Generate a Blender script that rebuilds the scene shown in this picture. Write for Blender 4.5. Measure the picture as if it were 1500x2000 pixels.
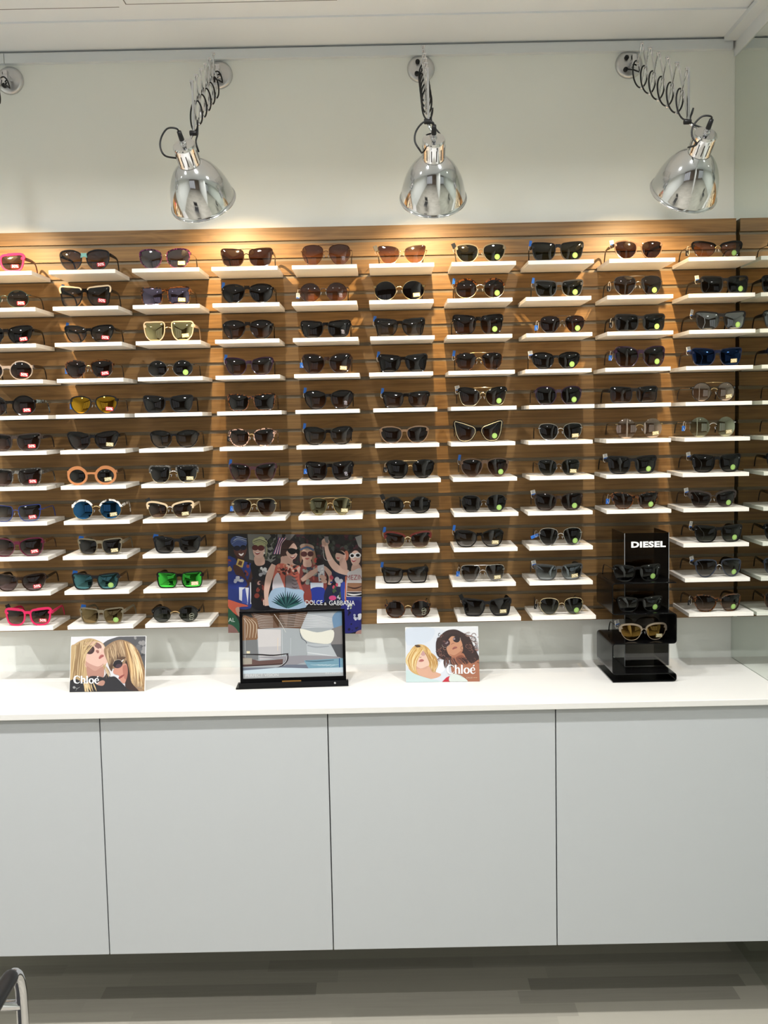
import bpy, bmesh, math, random
from mathutils import Vector, Matrix
random.seed(7)
R = math.radians

# ------------------------------------------------------------------ scene, camera, light
scene = bpy.context.scene
col = scene.collection
for o in list(bpy.data.objects):
    bpy.data.objects.remove(o, do_unlink=True)

EYE = 1.60
cam_data = bpy.data.cameras.new('camera')
cam_data.sensor_fit = 'VERTICAL'
cam_data.sensor_height = 24.0
cam_data.sensor_width = 18.0
cam_data.lens = 24.0 * 1919.23 / 2000.0
cam_data.clip_start = 0.05
camera = bpy.data.objects.new('camera', cam_data)
col.objects.link(camera)
_r = Vector((0.999792, -0.001591, -0.020315))
_f = Vector((2.1e-05, 0.997029, -0.077029))
_u = _r.cross(_f)
camera.matrix_world = Matrix(((_r.x, _u.x, -_f.x, 0.0), (_r.y, _u.y, -_f.y, -2.9699), (_r.z, _u.z, -_f.z, EYE), (0, 0, 0, 1)))
scene.camera = camera

scene.view_settings.view_transform = 'Standard'
scene.view_settings.look = 'None'
scene.view_settings.gamma = 1.0
scene.view_settings.use_curve_mapping = False
scene.view_settings.exposure = 0.0

world = bpy.data.worlds.new('shop_front_daylight')
scene.world = world
world.use_nodes = True
world.node_tree.nodes['Background'].inputs[0].default_value = (0.98, 0.99, 1.0, 1)
world.node_tree.nodes['Background'].inputs[1].default_value = 0.5

LAMP_W = 30.0          # watts of each scissor lamp
LAMP_COL = (1.0, 0.71, 0.38)
DOWN_W = 16.5         # watts of each ceiling downlight
DOWN_COL = (1.0, 0.99, 0.975)
DOWNLIGHTS = [(-2.1, -1.15), (-1.2, -1.15), (-0.3, -1.15), (0.6, -1.15),
              (-2.1, -2.4), (-1.2, -2.4), (-0.3, -2.4), (0.6, -2.4),
              (-2.1, -3.9), (-1.0, -3.9), (0.2, -3.9), (1.4, -3.9)]
CEIL = 2.752
for (dx, dy) in DOWNLIGHTS:
    ld = bpy.data.lights.new('downlight_lamp', 'AREA')
    ld.shape = 'DISK'; ld.size = 0.085; ld.energy = DOWN_W if dy > -2 else DOWN_W * 0.6; ld.color = DOWN_COL
    ld.spread = R(150)
    lo = bpy.data.objects.new('downlight_lamp', ld)
    lo.location = (dx, dy, CEIL - 0.012)
    col.objects.link(lo)

# ------------------------------------------------------------------ helpers
def lin(c):
    return tuple(((v / 255.0) / 12.92 if v / 255.0 <= 0.04045 else ((v / 255.0 + 0.055) / 1.055) ** 2.4) for v in c)

def principled(name, rgb, rough=0.5, metal=0.0, spec=0.5, coat=0.0, trans=0.0, ior=1.45):
    m = bpy.data.materials.new(name)
    m.use_nodes = True
    b = m.node_tree.nodes['Principled BSDF']
    c = lin(rgb)
    b.inputs['Base Color'].default_value = (*c, 1)
    b.inputs['Roughness'].default_value = rough
    b.inputs['Metallic'].default_value = metal
    b.inputs['Specular IOR Level'].default_value = spec
    b.inputs['Coat Weight'].default_value = coat
    b.inputs['Transmission Weight'].default_value = trans
    b.inputs['IOR'].default_value = ior
    return m

def tag(o, label, cat, group=None):
    o['label'] = label; o['category'] = cat
    if group: o['group'] = group
    return o

def empty(name, loc=(0, 0, 0), rot=(0, 0, 0)):
    o = bpy.data.objects.new(name, None)
    o.empty_display_size = 0.05
    o.location = loc; o.rotation_euler = rot
    col.objects.link(o)
    return o

def link_mesh(name, me, parent=None):
    o = bpy.data.objects.new(name, me)
    col.objects.link(o)
    if parent: o.parent = parent
    return o

class MB:
    """collects shapes into one mesh"""
    def __init__(self):
        self.v = []; self.f = []; self.mi = []; self.sm = []
    def add(self, verts, faces, mi=0, smooth=False):
        b = len(self.v)
        self.v += [tuple(p) for p in verts]
        for f in faces:
            self.f.append(tuple(i + b for i in f)); self.mi.append(mi); self.sm.append(smooth)
    def box(self, x0, x1, y0, y1, z0, z1, mi=0):
        v = [(x0, y0, z0), (x1, y0, z0), (x1, y1, z0), (x0, y1, z0), (x0, y0, z1), (x1, y0, z1), (x1, y1, z1), (x0, y1, z1)]
        self.add(v, [(0, 3, 2, 1), (4, 5, 6, 7), (0, 1, 5, 4), (1, 2, 6, 5), (2, 3, 7, 6), (3, 0, 4, 7)], mi)
    def sweep(self, pts, prof, mi=0, smooth=True, up=(0, 0, 1), cap=True):
        """prof: list per point of (w, h, n): elliptic (n>4) or rectangular (n=4) section; w along side, h along up"""
        pts = [Vector(p) for p in pts]
        n = len(pts); rings = []
        up = Vector(up)
        for i, p in enumerate(pts):
            t = (pts[min(i + 1, n - 1)] - pts[max(i - 1, 0)]).normalized()
            s = t.cross(up)
            if s.length < 1e-4: s = t.cross(Vector((1, 0, 0)))
            s.normalize(); uu = s.cross(t).normalized()
            w, h, k = prof[i] if isinstance(prof, list) else prof
            ring = []
            for j in range(k):
                if k == 4:
                    a, b = ((-1, -1), (1, -1), (1, 1), (-1, 1))[j]
                else:
                    a, b = math.cos(2 * math.pi * j / k), math.sin(2 * math.pi * j / k)
                ring.append(p + s * (a * w) + uu * (b * h))
            rings.append(ring)
        k = len(rings[0])
        verts = [q for r_ in rings for q in r_]
        faces = []
        for i in range(n - 1):
            for j in range(k):
                a = i * k + j; b = i * k + (j + 1) % k
                faces.append((a, b, b + k, a + k))
        if cap:
            faces.append(tuple(reversed(range(k)))); faces.append(tuple(range((n - 1) * k, n * k)))
        self.add(verts, faces, mi, smooth)
    def tube(self, pts, r, mi=0, k=8, cap=True):
        pts = [Vector(p) for p in pts]
        n = len(pts)
        # parallel transport
        t0 = (pts[1] - pts[0]).normalized()
        nrm = t0.orthogonal().normalized()
        verts = []; faces = []
        for i, p in enumerate(pts):
            t = (pts[min(i + 1, n - 1)] - pts[max(i - 1, 0)]).normalized()
            nrm = (nrm - t * nrm.dot(t)).normalized()
            bn = t.cross(nrm)
            rr = r[i] if isinstance(r, list) else r
            for j in range(k):
                a = 2 * math.pi * j / k
                verts.append(p + nrm * (math.cos(a) * rr) + bn * (math.sin(a) * rr))
        for i in range(n - 1):
            for j in range(k):
                a = i * k + j; b = i * k + (j + 1) % k
                faces.append((a, b, b + k, a + k))
        if cap:
            faces.append(tuple(reversed(range(k)))); faces.append(tuple(range((n - 1) * k, n * k)))
        self.add(verts, faces, mi, True)
    def lathe(self, prof, M=None, k=40, mi=0, closed=False, smooth=True):
        M = M or Matrix.Identity(4)
        verts = []; faces = []
        for (r, h) in prof:
            for j in range(k):
                a = 2 * math.pi * j / k
                verts.append(M @ Vector((r * math.cos(a), r * math.sin(a), h)))
        for i in range(len(prof) - 1):
            for j in range(k):
                a = i * k + j; b = i * k + (j + 1) % k
                faces.append((a, b, b + k, a + k))
        self.add(verts, faces, mi, smooth)
    def build(self, name, mats, parent=None, bevel=0.0, seg=2, recalc=True, sharp=None):
        me = bpy.data.meshes.new(name)
        me.from_pydata(self.v, [], self.f)
        for m in (mats if isinstance(mats, (list, tuple)) else [mats]): me.materials.append(m)
        for i, p in enumerate(me.polygons):
            p.material_index = self.mi[i]; p.use_smooth = self.sm[i]
        if recalc:
            bm = bmesh.new(); bm.from_mesh(me)
            bmesh.ops.recalc_face_normals(bm, faces=bm.faces)
            bm.to_mesh(me); bm.free()
        if sharp: me.set_sharp_from_angle(angle=sharp)
        o = link_mesh(name, me, parent)
        if bevel:
            mod = o.modifiers.new('edge', 'BEVEL'); mod.width = bevel; mod.segments = seg; mod.limit_method = 'ANGLE'; mod.angle_limit = R(40)
        return o

def catmull(pts, n=4, closed=True):
    out = []; m = len(pts)
    rng = range(m) if closed else range(m - 1)
    for i in rng:
        if closed:
            p0, p1, p2, p3 = pts[(i - 1) % m], pts[i], pts[(i + 1) % m], pts[(i + 2) % m]
        else:
            p0, p1, p2, p3 = pts[max(i - 1, 0)], pts[i], pts[i + 1], pts[min(i + 2, m - 1)]
        for s in range(n):
            t = s / n
            out.append(tuple(0.5 * (2 * b + (c - a) * t + (2 * a - 5 * b + 4 * c - d) * t * t + (3 * b - a - 3 * c + d) * t ** 3) for a, b, c, d in zip(p0, p1, p2, p3)))
    if not closed: out.append(tuple(pts[-1]))
    return out

def text_mesh(body, size, name='lettering', xs=1.0, bold=0.0, align='CENTER', spacing=1.0):
    cu = bpy.data.curves.new('glyphs', 'FONT')
    cu.body = body; cu.size = size; cu.align_x = align; cu.align_y = 'CENTER'; cu.offset = bold * size; cu.space_character = spacing
    cu.resolution_u = 3
    o = bpy.data.objects.new('glyphs', cu); col.objects.link(o)
    dg = bpy.context.evaluated_depsgraph_get()
    me = bpy.data.meshes.new_from_object(o.evaluated_get(dg))
    me.name = name
    bpy.data.objects.remove(o, do_unlink=True); bpy.data.curves.remove(cu)
    vs = [(v.co.x * xs, v.co.y) for v in me.vertices]
    fs = [tuple(p.vertices) for p in me.polygons]
    bpy.data.meshes.remove(me)
    return vs, fs

# ------------------------------------------------------------------ materials
def N(m, kind, **kw):
    n = m.node_tree.nodes.new(kind)
    for k, v in kw.items(): setattr(n, k, v)
    return n

def wood_material():
    m = principled('oak_veneer', (176, 122, 70), 0.38, spec=0.35)
    nt = m.node_tree; L = nt.links; b = nt.nodes['Principled BSDF']
    tc = N(m, 'ShaderNodeTexCoord')
    sep = N(m, 'ShaderNodeSeparateXYZ'); L.new(tc.outputs['Object'], sep.inputs[0])
    fl = N(m, 'ShaderNodeMath', operation='SNAP'); fl.inputs[1].default_value = 0.05065
    ad = N(m, 'ShaderNodeMath', operation='ADD'); ad.inputs[1].default_value = 0.0
    L.new(sep.outputs['Z'], ad.inputs[0]); L.new(ad.outputs[0], fl.inputs[0])
    wn = N(m, 'ShaderNodeTexWhiteNoise', noise_dimensions='1D'); L.new(fl.outputs[0], wn.inputs['W'])
    cmb = N(m, 'ShaderNodeCombineXYZ')
    mx = N(m, 'ShaderNodeMath', operation='MULTIPLY_ADD'); mx.inputs[1].default_value = 7.0
    L.new(wn.outputs['Value'], mx.inputs[0]); L.new(sep.outputs['X'], mx.inputs[2])
    L.new(mx.outputs[0], cmb.inputs['X']); L.new(wn.outputs['Value'], cmb.inputs['Y'])
    L.new(sep.outputs['Z'], cmb.inputs['Z'])
    mp = N(m, 'ShaderNodeMapping'); mp.inputs['Scale'].default_value = (1.5, 1, 60)
    L.new(cmb.outputs[0], mp.inputs[0])
    n1 = N(m, 'ShaderNodeTexNoise'); n1.inputs['Scale'].default_value = 2.2; n1.inputs['Detail'].default_value = 6; n1.inputs['Distortion'].default_value = 0.7
    L.new(mp.outputs[0], n1.inputs['Vector'])
    # cathedral figure
    mp2 = N(m, 'ShaderNodeMapping'); mp2.inputs['Scale'].default_value = (1.1, 1, 9)
    L.new(cmb.outputs[0], mp2.inputs[0])
    n2 = N(m, 'ShaderNodeTexNoise'); n2.inputs['Scale'].default_value = 1.6; n2.inputs['Detail'].default_value = 2; n2.inputs['Distortion'].default_value = 1.2
    L.new(mp2.outputs[0], n2.inputs['Vector'])
    mul = N(m, 'ShaderNodeMath', operation='MULTIPLY'); mul.inputs[1].default_value = 14
    L.new(n2.outputs['Fac'], mul.inputs[0])
    fr = N(m, 'ShaderNodeMath', operation='PINGPONG'); fr.inputs[1].default_value = 1.0
    L.new(mul.outputs[0], fr.inputs[0])
    # fine pores
    mp3 = N(m, 'ShaderNodeMapping'); mp3.inputs['Scale'].default_value = (14, 1, 420)
    L.new(cmb.outputs[0], mp3.inputs[0])
    n3 = N(m, 'ShaderNodeTexNoise'); n3.inputs['Scale'].default_value = 1.0; n3.inputs['Detail'].default_value = 3
    L.new(mp3.outputs[0], n3.inputs['Vector'])
    a1 = N(m, 'ShaderNodeMath', operation='MULTIPLY_ADD'); a1.inputs[1].default_value = 0.14
    L.new(fr.outputs[0], a1.inputs[0]); L.new(n1.outputs['Fac'], a1.inputs[2])
    a2 = N(m, 'ShaderNodeMath', operation='MULTIPLY_ADD'); a2.inputs[1].default_value = 0.22
    L.new(n3.outputs['Fac'], a2.inputs[0]); L.new(a1.outputs[0], a2.inputs[2])
    cr = N(m, 'ShaderNodeValToRGB')
    e = cr.color_ramp.elements
    e[0].position = 0.42; e[0].color = (*lin((108, 80, 48)), 1)
    e[1].position = 0.95; e[1].color = (*lin((150, 116, 72)), 1)
    L.new(a2.outputs[0], cr.inputs[0])
    hs = N(m, 'ShaderNodeHueSaturation')
    vm_ = N(m, 'ShaderNodeMapRange'); vm_.inputs['To Min'].default_value = 0.84; vm_.inputs['To Max'].default_value = 1.1
    wn2 = N(m, 'ShaderNodeTexWhiteNoise', noise_dimensions='1D')
    ad2 = N(m, 'ShaderNodeMath', operation='ADD'); ad2.inputs[1].default_value = 3.7
    L.new(fl.outputs[0], ad2.inputs[0]); L.new(ad2.outputs[0], wn2.inputs['W'])
    L.new(wn2.outputs['Value'], vm_.inputs['Value']); L.new(vm_.outputs[0], hs.inputs['Value'])
    L.new(cr.outputs[0], hs.inputs['Color']); L.new(hs.outputs[0], b.inputs['Base Color'])
    return m

def floor_material():
    m = principled('grey_oak_laminate', (140, 132, 115), 0.38, spec=0.4)
    nt = m.node_tree; L = nt.links; b = nt.nodes['Principled BSDF']
    tc = N(m, 'ShaderNodeTexCoord')
    sep = N(m, 'ShaderNodeSeparateXYZ'); L.new(tc.outputs['Object'], sep.inputs[0])
    row = N(m, 'ShaderNodeMath', operation='DIVIDE'); row.inputs[1].default_value = 0.064
    L.new(sep.outputs['Y'], row.inputs[0])
    rf = N(m, 'ShaderNodeMath', operation='FLOOR'); L.new(row.outputs[0], rf.inputs[0])
    w1 = N(m, 'ShaderNodeTexWhiteNoise', noise_dimensions='1D'); L.new(rf.outputs[0], w1.inputs['W'])
    xo = N(m, 'ShaderNodeMath', operation='MULTIPLY_ADD'); xo.inputs[1].default_value = 5.0
    L.new(w1.outputs['Value'], xo.inputs[0]); L.new(sep.outputs['X'], xo.inputs[2])
    xd = N(m, 'ShaderNodeMath', operation='DIVIDE'); xd.inputs[1].default_value = 0.62; L.new(xo.outputs[0], xd.inputs[0])
    xf = N(m, 'ShaderNodeMath', operation='FLOOR'); L.new(xd.outputs[0], xf.inputs[0])
    cb = N(m, 'ShaderNodeCombineXYZ'); L.new(xf.outputs[0], cb.inputs['X']); L.new(rf.outputs[0], cb.inputs['Y'])
    w2 = N(m, 'ShaderNodeTexWhiteNoise', noise_dimensions='2D'); L.new(cb.outputs[0], w2.inputs['Vector'])
    mp = N(m, 'ShaderNodeMapping'); mp.inputs['Scale'].default_value = (3, 60, 1)
    va = N(m, 'ShaderNodeVectorMath', operation='ADD'); L.new(tc.outputs['Object'], va.inputs[0]); L.new(w2.outputs['Color'], va.inputs[1])
    L.new(va.outputs[0], mp.inputs[0])
    nz = N(m, 'ShaderNodeTexNoise'); nz.inputs['Scale'].default_value = 1.5; nz.inputs['Detail'].default_value = 5; nz.inputs['Distortion'].default_value = 0.5
    L.new(mp.outputs[0], nz.inputs['Vector'])
    mx = N(m, 'ShaderNodeMath', operation='MULTIPLY_ADD'); mx.inputs[1].default_value = 0.45
    L.new(nz.outputs['Fac'], mx.inputs[0]); L.new(w2.outputs['Value'], mx.inputs[2])
    cr = N(m, 'ShaderNodeValToRGB'); e = cr.color_ramp.elements
    e[0].position = 0.1; e[0].color = (*lin((138, 134, 124)), 1)
    e[1].position = 1.0; e[1].color = (*lin((170, 165, 153)), 1)
    L.new(mx.outputs[0], cr.inputs[0]); L.new(cr.outputs[0], b.inputs['Base Color'])
    return m

def plaster_material(name, rgb):
    m = principled(name, rgb, 0.75, spec=0.25)
    nt = m.node_tree; L = nt.links; b = nt.nodes['Principled BSDF']
    tc = N(m, 'ShaderNodeTexCoord')
    nz = N(m, 'ShaderNodeTexNoise'); nz.inputs['Scale'].default_value = 3.0; nz.inputs['Detail'].default_value = 3
    L.new(tc.outputs['Object'], nz.inputs['Vector'])
    mr = N(m, 'ShaderNodeMapRange'); mr.inputs['To Min'].default_value = 0.96; mr.inputs['To Max'].default_value = 1.03
    L.new(nz.outputs['Fac'], mr.inputs['Value'])
    hs = N(m, 'ShaderNodeHueSaturation'); hs.inputs['Color'].default_value = (*lin(rgb), 1)
    L.new(mr.outputs[0], hs.inputs['Value']); L.new(hs.outputs[0], b.inputs['Base Color'])
    return m

def blotch_material(name, dark, light, scale=110.0, thr=(0.45, 0.58), rough=0.12, extra=None):
    m = principled(name, dark, rough, coat=0.4)
    nt = m.node_tree; L = nt.links; b = nt.nodes['Principled BSDF']
    tc = N(m, 'ShaderNodeTexCoord')
    nz = N(m, 'ShaderNodeTexNoise'); nz.inputs['Scale'].default_value = scale; nz.inputs['Detail'].default_value = 2; nz.inputs['Distortion'].default_value = 1.0
    L.new(tc.outputs['Object'], nz.inputs['Vector'])
    cr = N(m, 'ShaderNodeValToRGB'); e = cr.color_ramp.elements
    e[0].position = thr[0]; e[0].color = (*lin(dark), 1)
    e[1].position = thr[1]; e[1].color = (*lin(light), 1)
    if extra:
        x = e.new(min(0.99, thr[1] + 0.08)); x.color = (*lin(extra), 1)
    L.new(nz.outputs['Fac'], cr.inputs[0]); L.new(cr.outputs[0], b.inputs['Base Color'])
    return m

def lens_material(name, top, bottom, refl=0.06, rcol=(255, 255, 255), z0=0.012, z1=0.042, curve=True):
    """tinted transparent lens under a reflecting coat; the tint may fade towards the lower edge"""
    m = bpy.data.materials.new(name); m.use_nodes = True
    nt = m.node_tree; L = nt.links
    for n in list(nt.nodes): nt.nodes.remove(n)
    out = nt.nodes.new('ShaderNodeOutputMaterial')
    tr = nt.nodes.new('ShaderNodeBsdfTransparent')
    gl = nt.nodes.new('ShaderNodeBsdfGlossy'); gl.inputs['Roughness'].default_value = 0.03
    gl.inputs['Color'].default_value = (*lin(rcol), 1)
    mix = nt.nodes.new('ShaderNodeMixShader')
    tc = nt.nodes.new('ShaderNodeTexCoord'); sep = nt.nodes.new('ShaderNodeSeparateXYZ')
    L.new(tc.outputs['Object'], sep.inputs[0])
    mr = nt.nodes.new('ShaderNodeMapRange'); mr.inputs['From Min'].default_value = z0; mr.inputs['From Max'].default_value = z1
    L.new(sep.outputs['Z'], mr.inputs['Value'])
    mc = nt.nodes.new('ShaderNodeMix'); mc.data_type = 'RGBA'
    mc.inputs['A'].default_value = (*lin(bottom), 1); mc.inputs['B'].default_value = (*lin(top), 1)
    L.new(mr.outputs[0], mc.inputs['Factor'])
    L.new(mc.outputs['Result'], tr.inputs['Color'])
    fr = nt.nodes.new('ShaderNodeFresnel'); fr.inputs['IOR'].default_value = 1.5
    add = nt.nodes.new('ShaderNodeMath'); add.operation = 'MAXIMUM'; add.inputs[1].default_value = refl
    L.new(fr.outputs[0], add.inputs[0])
    L.new(add.outputs[0], mix.inputs[0]); L.new(tr.outputs[0], mix.inputs[1]); L.new(gl.outputs[0], mix.inputs[2])
    L.new(mix.outputs[0], out.inputs['Surface'])
    return m

def smoked_material(name, tint, refl=0.05):
    return lens_material(name, tint, tint, refl)

WOOD = wood_material(); FLOOR = floor_material()
WALL = plaster_material('painted_plaster', (238, 241, 236))
CEILING = plaster_material('ceiling_paint', (236, 240, 244))
TRIM = principled('trim_paint', (222, 227, 230), 0.6)
GROOVE = principled('groove_lining', (128, 116, 96), 0.6)
SHELF = principled('white_shelf_laminate', (240, 236, 228), 0.32)
CAB = principled('cabinet_lacquer', (183, 186, 188), 0.55, spec=0.35)
TOP = principled('worktop_laminate', (222, 220, 216), 0.35)
DARKGAP = principled('shadow_board', (60, 60, 60), 0.7)
CHROME = principled('chrome', (215, 215, 218), 0.08, 1.0)
ALU = principled('polished_aluminium', (220, 221, 223), 0.09, 1.0)
ALU_IN = principled('shade_lining', (235, 232, 225), 0.4, 0.2)
BLACKP = principled('black_plastic', (16, 16, 18), 0.4)
SATIN = principled('satin_chrome', (205, 205, 206), 0.32, 1.0)
RUBBER = principled('black_cord', (20, 20, 22), 0.5)
MIRROR = principled('mirror_glass', (226, 232, 226), 0.01, 1.0)
BLACKA = principled('black_acrylic', (7, 7, 8), 0.2, spec=0.2)
SMOKED = smoked_material('smoked_acrylic', (150, 146, 144), 0.045)
HIGHLIGHT_PAD = principled('edge_highlight_and_pad_grey', (150, 152, 154), 0.2)  # flat grey for nose pads and for the stand's painted edge highlights
WHITEINK = principled('white_ink', (242, 242, 242), 0.4)
GOLDINK = principled('gold_bar', (190, 140, 70), 0.3, 0.7)
CARD = principled('white_foam_board', (238, 238, 238), 0.6)
BULB = bpy.data.materials.new('bulb_glow'); BULB.use_nodes = True
_b = BULB.node_tree.nodes['Principled BSDF']
_b.inputs['Emission Color'].default_value = (*LAMP_COL, 1); _b.inputs['Emission Strength'].default_value = 25.0
DIFF = bpy.data.materials.new('downlight_diffuser'); DIFF.use_nodes = True
_b = DIFF.node_tree.nodes['Principled BSDF']
_b.inputs['Emission Color'].default_value = (*DOWN_COL, 1); _b.inputs['Emission Strength'].default_value = 8.0

FR = {
 'blk': principled('frame_gloss_black', (12, 11, 11), 0.1),
 'mblk': principled('frame_matte_black', (18, 18, 20), 0.45, spec=0.3),
 'dbr': principled('frame_dark_brown', (38, 25, 18), 0.15, coat=0.3),
 'mdbr': principled('frame_matte_dark_brown', (46, 37, 33), 0.5),
 'mbr': principled('frame_matte_brown', (72, 55, 42), 0.45),
 'pink': principled('frame_pink', (226, 42, 92), 0.2, coat=0.3),
 'magenta': principled('frame_magenta', (200, 35, 85), 0.3),
 'pinkdk': principled('temple_plum', (92, 50, 48), 0.3),
 'teal': principled('frame_teal', (50, 72, 68), 0.25, 0.5),
 'gold': principled('frame_gold', (208, 178, 126), 0.18, 1.0),
 'lgold': principled('frame_pale_gold', (226, 208, 166), 0.2, 1.0),
 'silver': principled('frame_silver', (205, 203, 198), 0.2, 1.0),
 'gun': principled('frame_gunmetal', (92, 90, 88), 0.25, 0.9),
 'bronze': principled('frame_bronze', (92, 58, 38), 0.2, 0.7),
 'olive': principled('frame_olive', (104, 96, 78), 0.45),
 'grey': principled('frame_smoky_grey', (62, 61, 60), 0.35),
 'bluegrey': principled('frame_blue_grey', (44, 50, 62), 0.3),
 'navy': principled('frame_navy', (12, 18, 42), 0.25),
 'bluem': principled('frame_blue_metal', (28, 50, 118), 0.4),
 'burg': principled('frame_burgundy', (84, 24, 46), 0.2, coat=0.3),
 'dred': principled('frame_dark_red', (84, 26, 20), 0.2, coat=0.3),
 'pblk': principled('frame_dark_plum', (34, 20, 36), 0.12, coat=0.4),
 'orange': principled('frame_orange_tan', (172, 114, 72), 0.4),
 'cream': principled('frame_cream', (226, 200, 164), 0.25, 0.2),
 'tort': blotch_material('frame_tortoise', (24, 13, 8), (92, 54, 24)),
 'ltort': blotch_material('frame_blush_tortoise', (34, 24, 22), (200, 160, 140), 120),
 'ptort': blotch_material('frame_purple_tortoise', (36, 16, 40), (110, 50, 86), 90),
 'camo': blotch_material('frame_grey_tortoise', (44, 42, 40), (104, 102, 98), 90, rough=0.3),
 'marb': blotch_material('frame_marbled_white', (40, 32, 28), (236, 230, 222), 70, (0.43, 0.50)),
 'marbblue': blotch_material('temple_marbled_blue', (24, 34, 44), (128, 146, 150), 110),
 'ring_gold': principled('rim_pale_gold', (232, 218, 180), 0.25, 0.8),
 'turq': principled('bridge_turquoise', (126, 178, 168), 0.4),
 'silverdot': principled('rivet_silver', (225, 225, 225), 0.2, 1.0),
}
def clear_frame(name, rgb, op):
    m = principled(name, rgb, 0.12, coat=0.3)
    m.node_tree.nodes['Principled BSDF'].inputs['Alpha'].default_value = op
    return m
FR['clear'] = clear_frame('frame_crystal', (205, 190, 178), 0.28)
FR['peach'] = clear_frame('frame_clear_peach', (240, 202, 164), 0.75)
FR['taupe'] = clear_frame('frame_clear_taupe', (120, 96, 76), 0.72)
FR['plumclear'] = clear_frame('frame_plum_fade', (64, 36, 42), 0.8)

LN = {
 'dk': lens_material('lens_black', (44, 42, 42), (52, 48, 47), 0.045),
 'dkg': lens_material('lens_dark_green', (44, 50, 42), (56, 62, 50), 0.05),
 'br': lens_material('lens_brown', (62, 42, 34), (74, 50, 40), 0.045),
 'brg': lens_material('lens_brown_gradient', (48, 36, 32), (142, 112, 92), 0.045),
 'grg': lens_material('lens_grey_gradient', (46, 44, 46), (150, 148, 150), 0.05),
 'pkg': lens_material('lens_pinkish_brown', (96, 64, 52), (198, 152, 126), 0.06),
 'pgg': lens_material('lens_plum_gradient', (60, 46, 50), (128, 104, 108), 0.05),
 'brm': lens_material('lens_brown_flash', (80, 62, 44), (120, 98, 76), 0.1),
 'grb': lens_material('lens_grey_blue_flash', (92, 80, 66), (128, 110, 88), 0.09, (190, 210, 235)),
 'grm2': lens_material('lens_grey_mirror', (70, 66, 68), (110, 104, 106), 0.2, (205, 205, 215)),
 'vm': lens_material('lens_lilac_mirror', (70, 60, 78), (104, 92, 112), 0.3, (190, 180, 215)),
 'vdk': lens_material('lens_violet_black', (40, 34, 46), (44, 38, 50), 0.05),
 'gm2': lens_material('lens_gold_mirror', (110, 100, 66), (140, 130, 86), 0.5, (240, 225, 165)),
 'ym': lens_material('lens_yellow_mirror', (60, 48, 20), (90, 70, 24), 0.45, (250, 190, 60)),
 'bm': lens_material('lens_blue_mirror', (24, 32, 46), (28, 42, 64), 0.3, (80, 150, 215)),
 'bldk': lens_material('lens_deep_blue', (26, 32, 52), (30, 40, 66), 0.12, (80, 120, 190)),
 'blg': lens_material('lens_blue_gradient', (50, 54, 74), (150, 156, 180), 0.06),
 'tm': lens_material('lens_teal_mirror', (30, 48, 50), (40, 60, 60), 0.4, (110, 170, 180)),
 'grmir': lens_material('lens_green_mirror', (24, 60, 30), (30, 80, 36), 0.62, (90, 235, 90)),
 'sm': lens_material('lens_silver_mirror', (60, 58, 58), (80, 78, 76), 0.45, (205, 205, 205)),
 'slm': lens_material('lens_steel_mirror', (44, 48, 52), (64, 68, 72), 0.32, (195, 205, 212)),
 'olv': lens_material('lens_olive', (90, 76, 58), (112, 94, 72), 0.07),
 'olvm': lens_material('lens_olive_mirror', (66, 62, 38), (100, 96, 70), 0.22, (215, 210, 170)),
 'brmir': lens_material('lens_bronze_mirror', (70, 58, 42), (90, 74, 54), 0.32, (190, 165, 120)),
 'bzm': lens_material('lens_amber_mirror', (90, 66, 26), (120, 88, 36), 0.4, (190, 150, 80)),
 'pcm': lens_material('lens_rosy_clear', (176, 150, 136), (216, 190, 174), 0.38, (240, 220, 205)),
 'gcm': lens_material('lens_greenish_clear', (140, 138, 112), (190, 188, 160), 0.40, (230, 232, 205)),
}

# ------------------------------------------------------------------ the setting
MX = 1.068            # mirror plane
WY = 0.035             # wall plane behind the slat board
def structure(o):
    o['kind'] = 'structure'; return o

m = MB(); m.box(-3.3, 3.0, -6.5, 0.2, -0.06, 0.0); structure(m.build('floor', FLOOR))
m = MB(); m.box(-3.3, MX + 0.1, WY, 0.16, 0, 2.95); structure(m.build('wall_back', WALL))
m = MB(); m.box(-3.42, -3.3, -6.5, 0.16, 0, 2.95); structure(m.build('wall_left', WALL))
m = MB(); m.box(MX + 0.006, MX + 0.12, -6.3, WY, 0, 2.95); structure(m.build('wall_right', WALL))
# shop front behind the viewer: a solid part and a glazed opening with mullions
m = MB(); m.box(-0.7, 1.3, -6.45, -6.3, 0, 2.95); m.box(-3.42, -0.7, -6.45, -6.3, 2.35, 2.95); m.box(-3.42, -0.7, -6.45, -6.3, 0, 0.25)
for q in (-3.35, -2.5, -1.6, -0.75): m.box(q, q + 0.06, -6.42, -6.33, 0.25, 2.35)
structure(m.build('wall_front', plaster_material('taupe_wall', (120, 108, 98))))
# ceiling: a soffit by the wall, a small step, then panels with fine joints
m = MB()
m.box(-3.3, MX + .1, -0.168, 0.16, CEIL, CEIL + 0.16)
m.box(-3.3, MX + .1, -6.5, -0.168, CEIL + 0.005, CEIL + 0.16)
structure(m.build('ceiling', CEILING))
# fine joints of the ceiling panels
m = MB()
for (x0, x1, y0, y1) in [(-1.9, -.68, -.2485, -.2455), (-.659, -.656, -.9, -.262), (-.656, -.097, -.2645, -.2615)]:
    m.box(x0, x1, y0, y1, CEIL + .0046, CEIL + .006)
structure(m.build('trim_4', principled('joint_grey', (126, 124, 122), .7)))
# strip moulding under the ceiling: two lengths, butt joint near the first lamp
m = MB(); m.box(-3.3, -1.0925, WY - 0.016, WY, 2.717, 2.745); m.box(-1.0905, MX - 0.012, WY - 0.016, WY, 2.717, 2.745)
structure(m.build('trim_1', TRIM))
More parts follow.
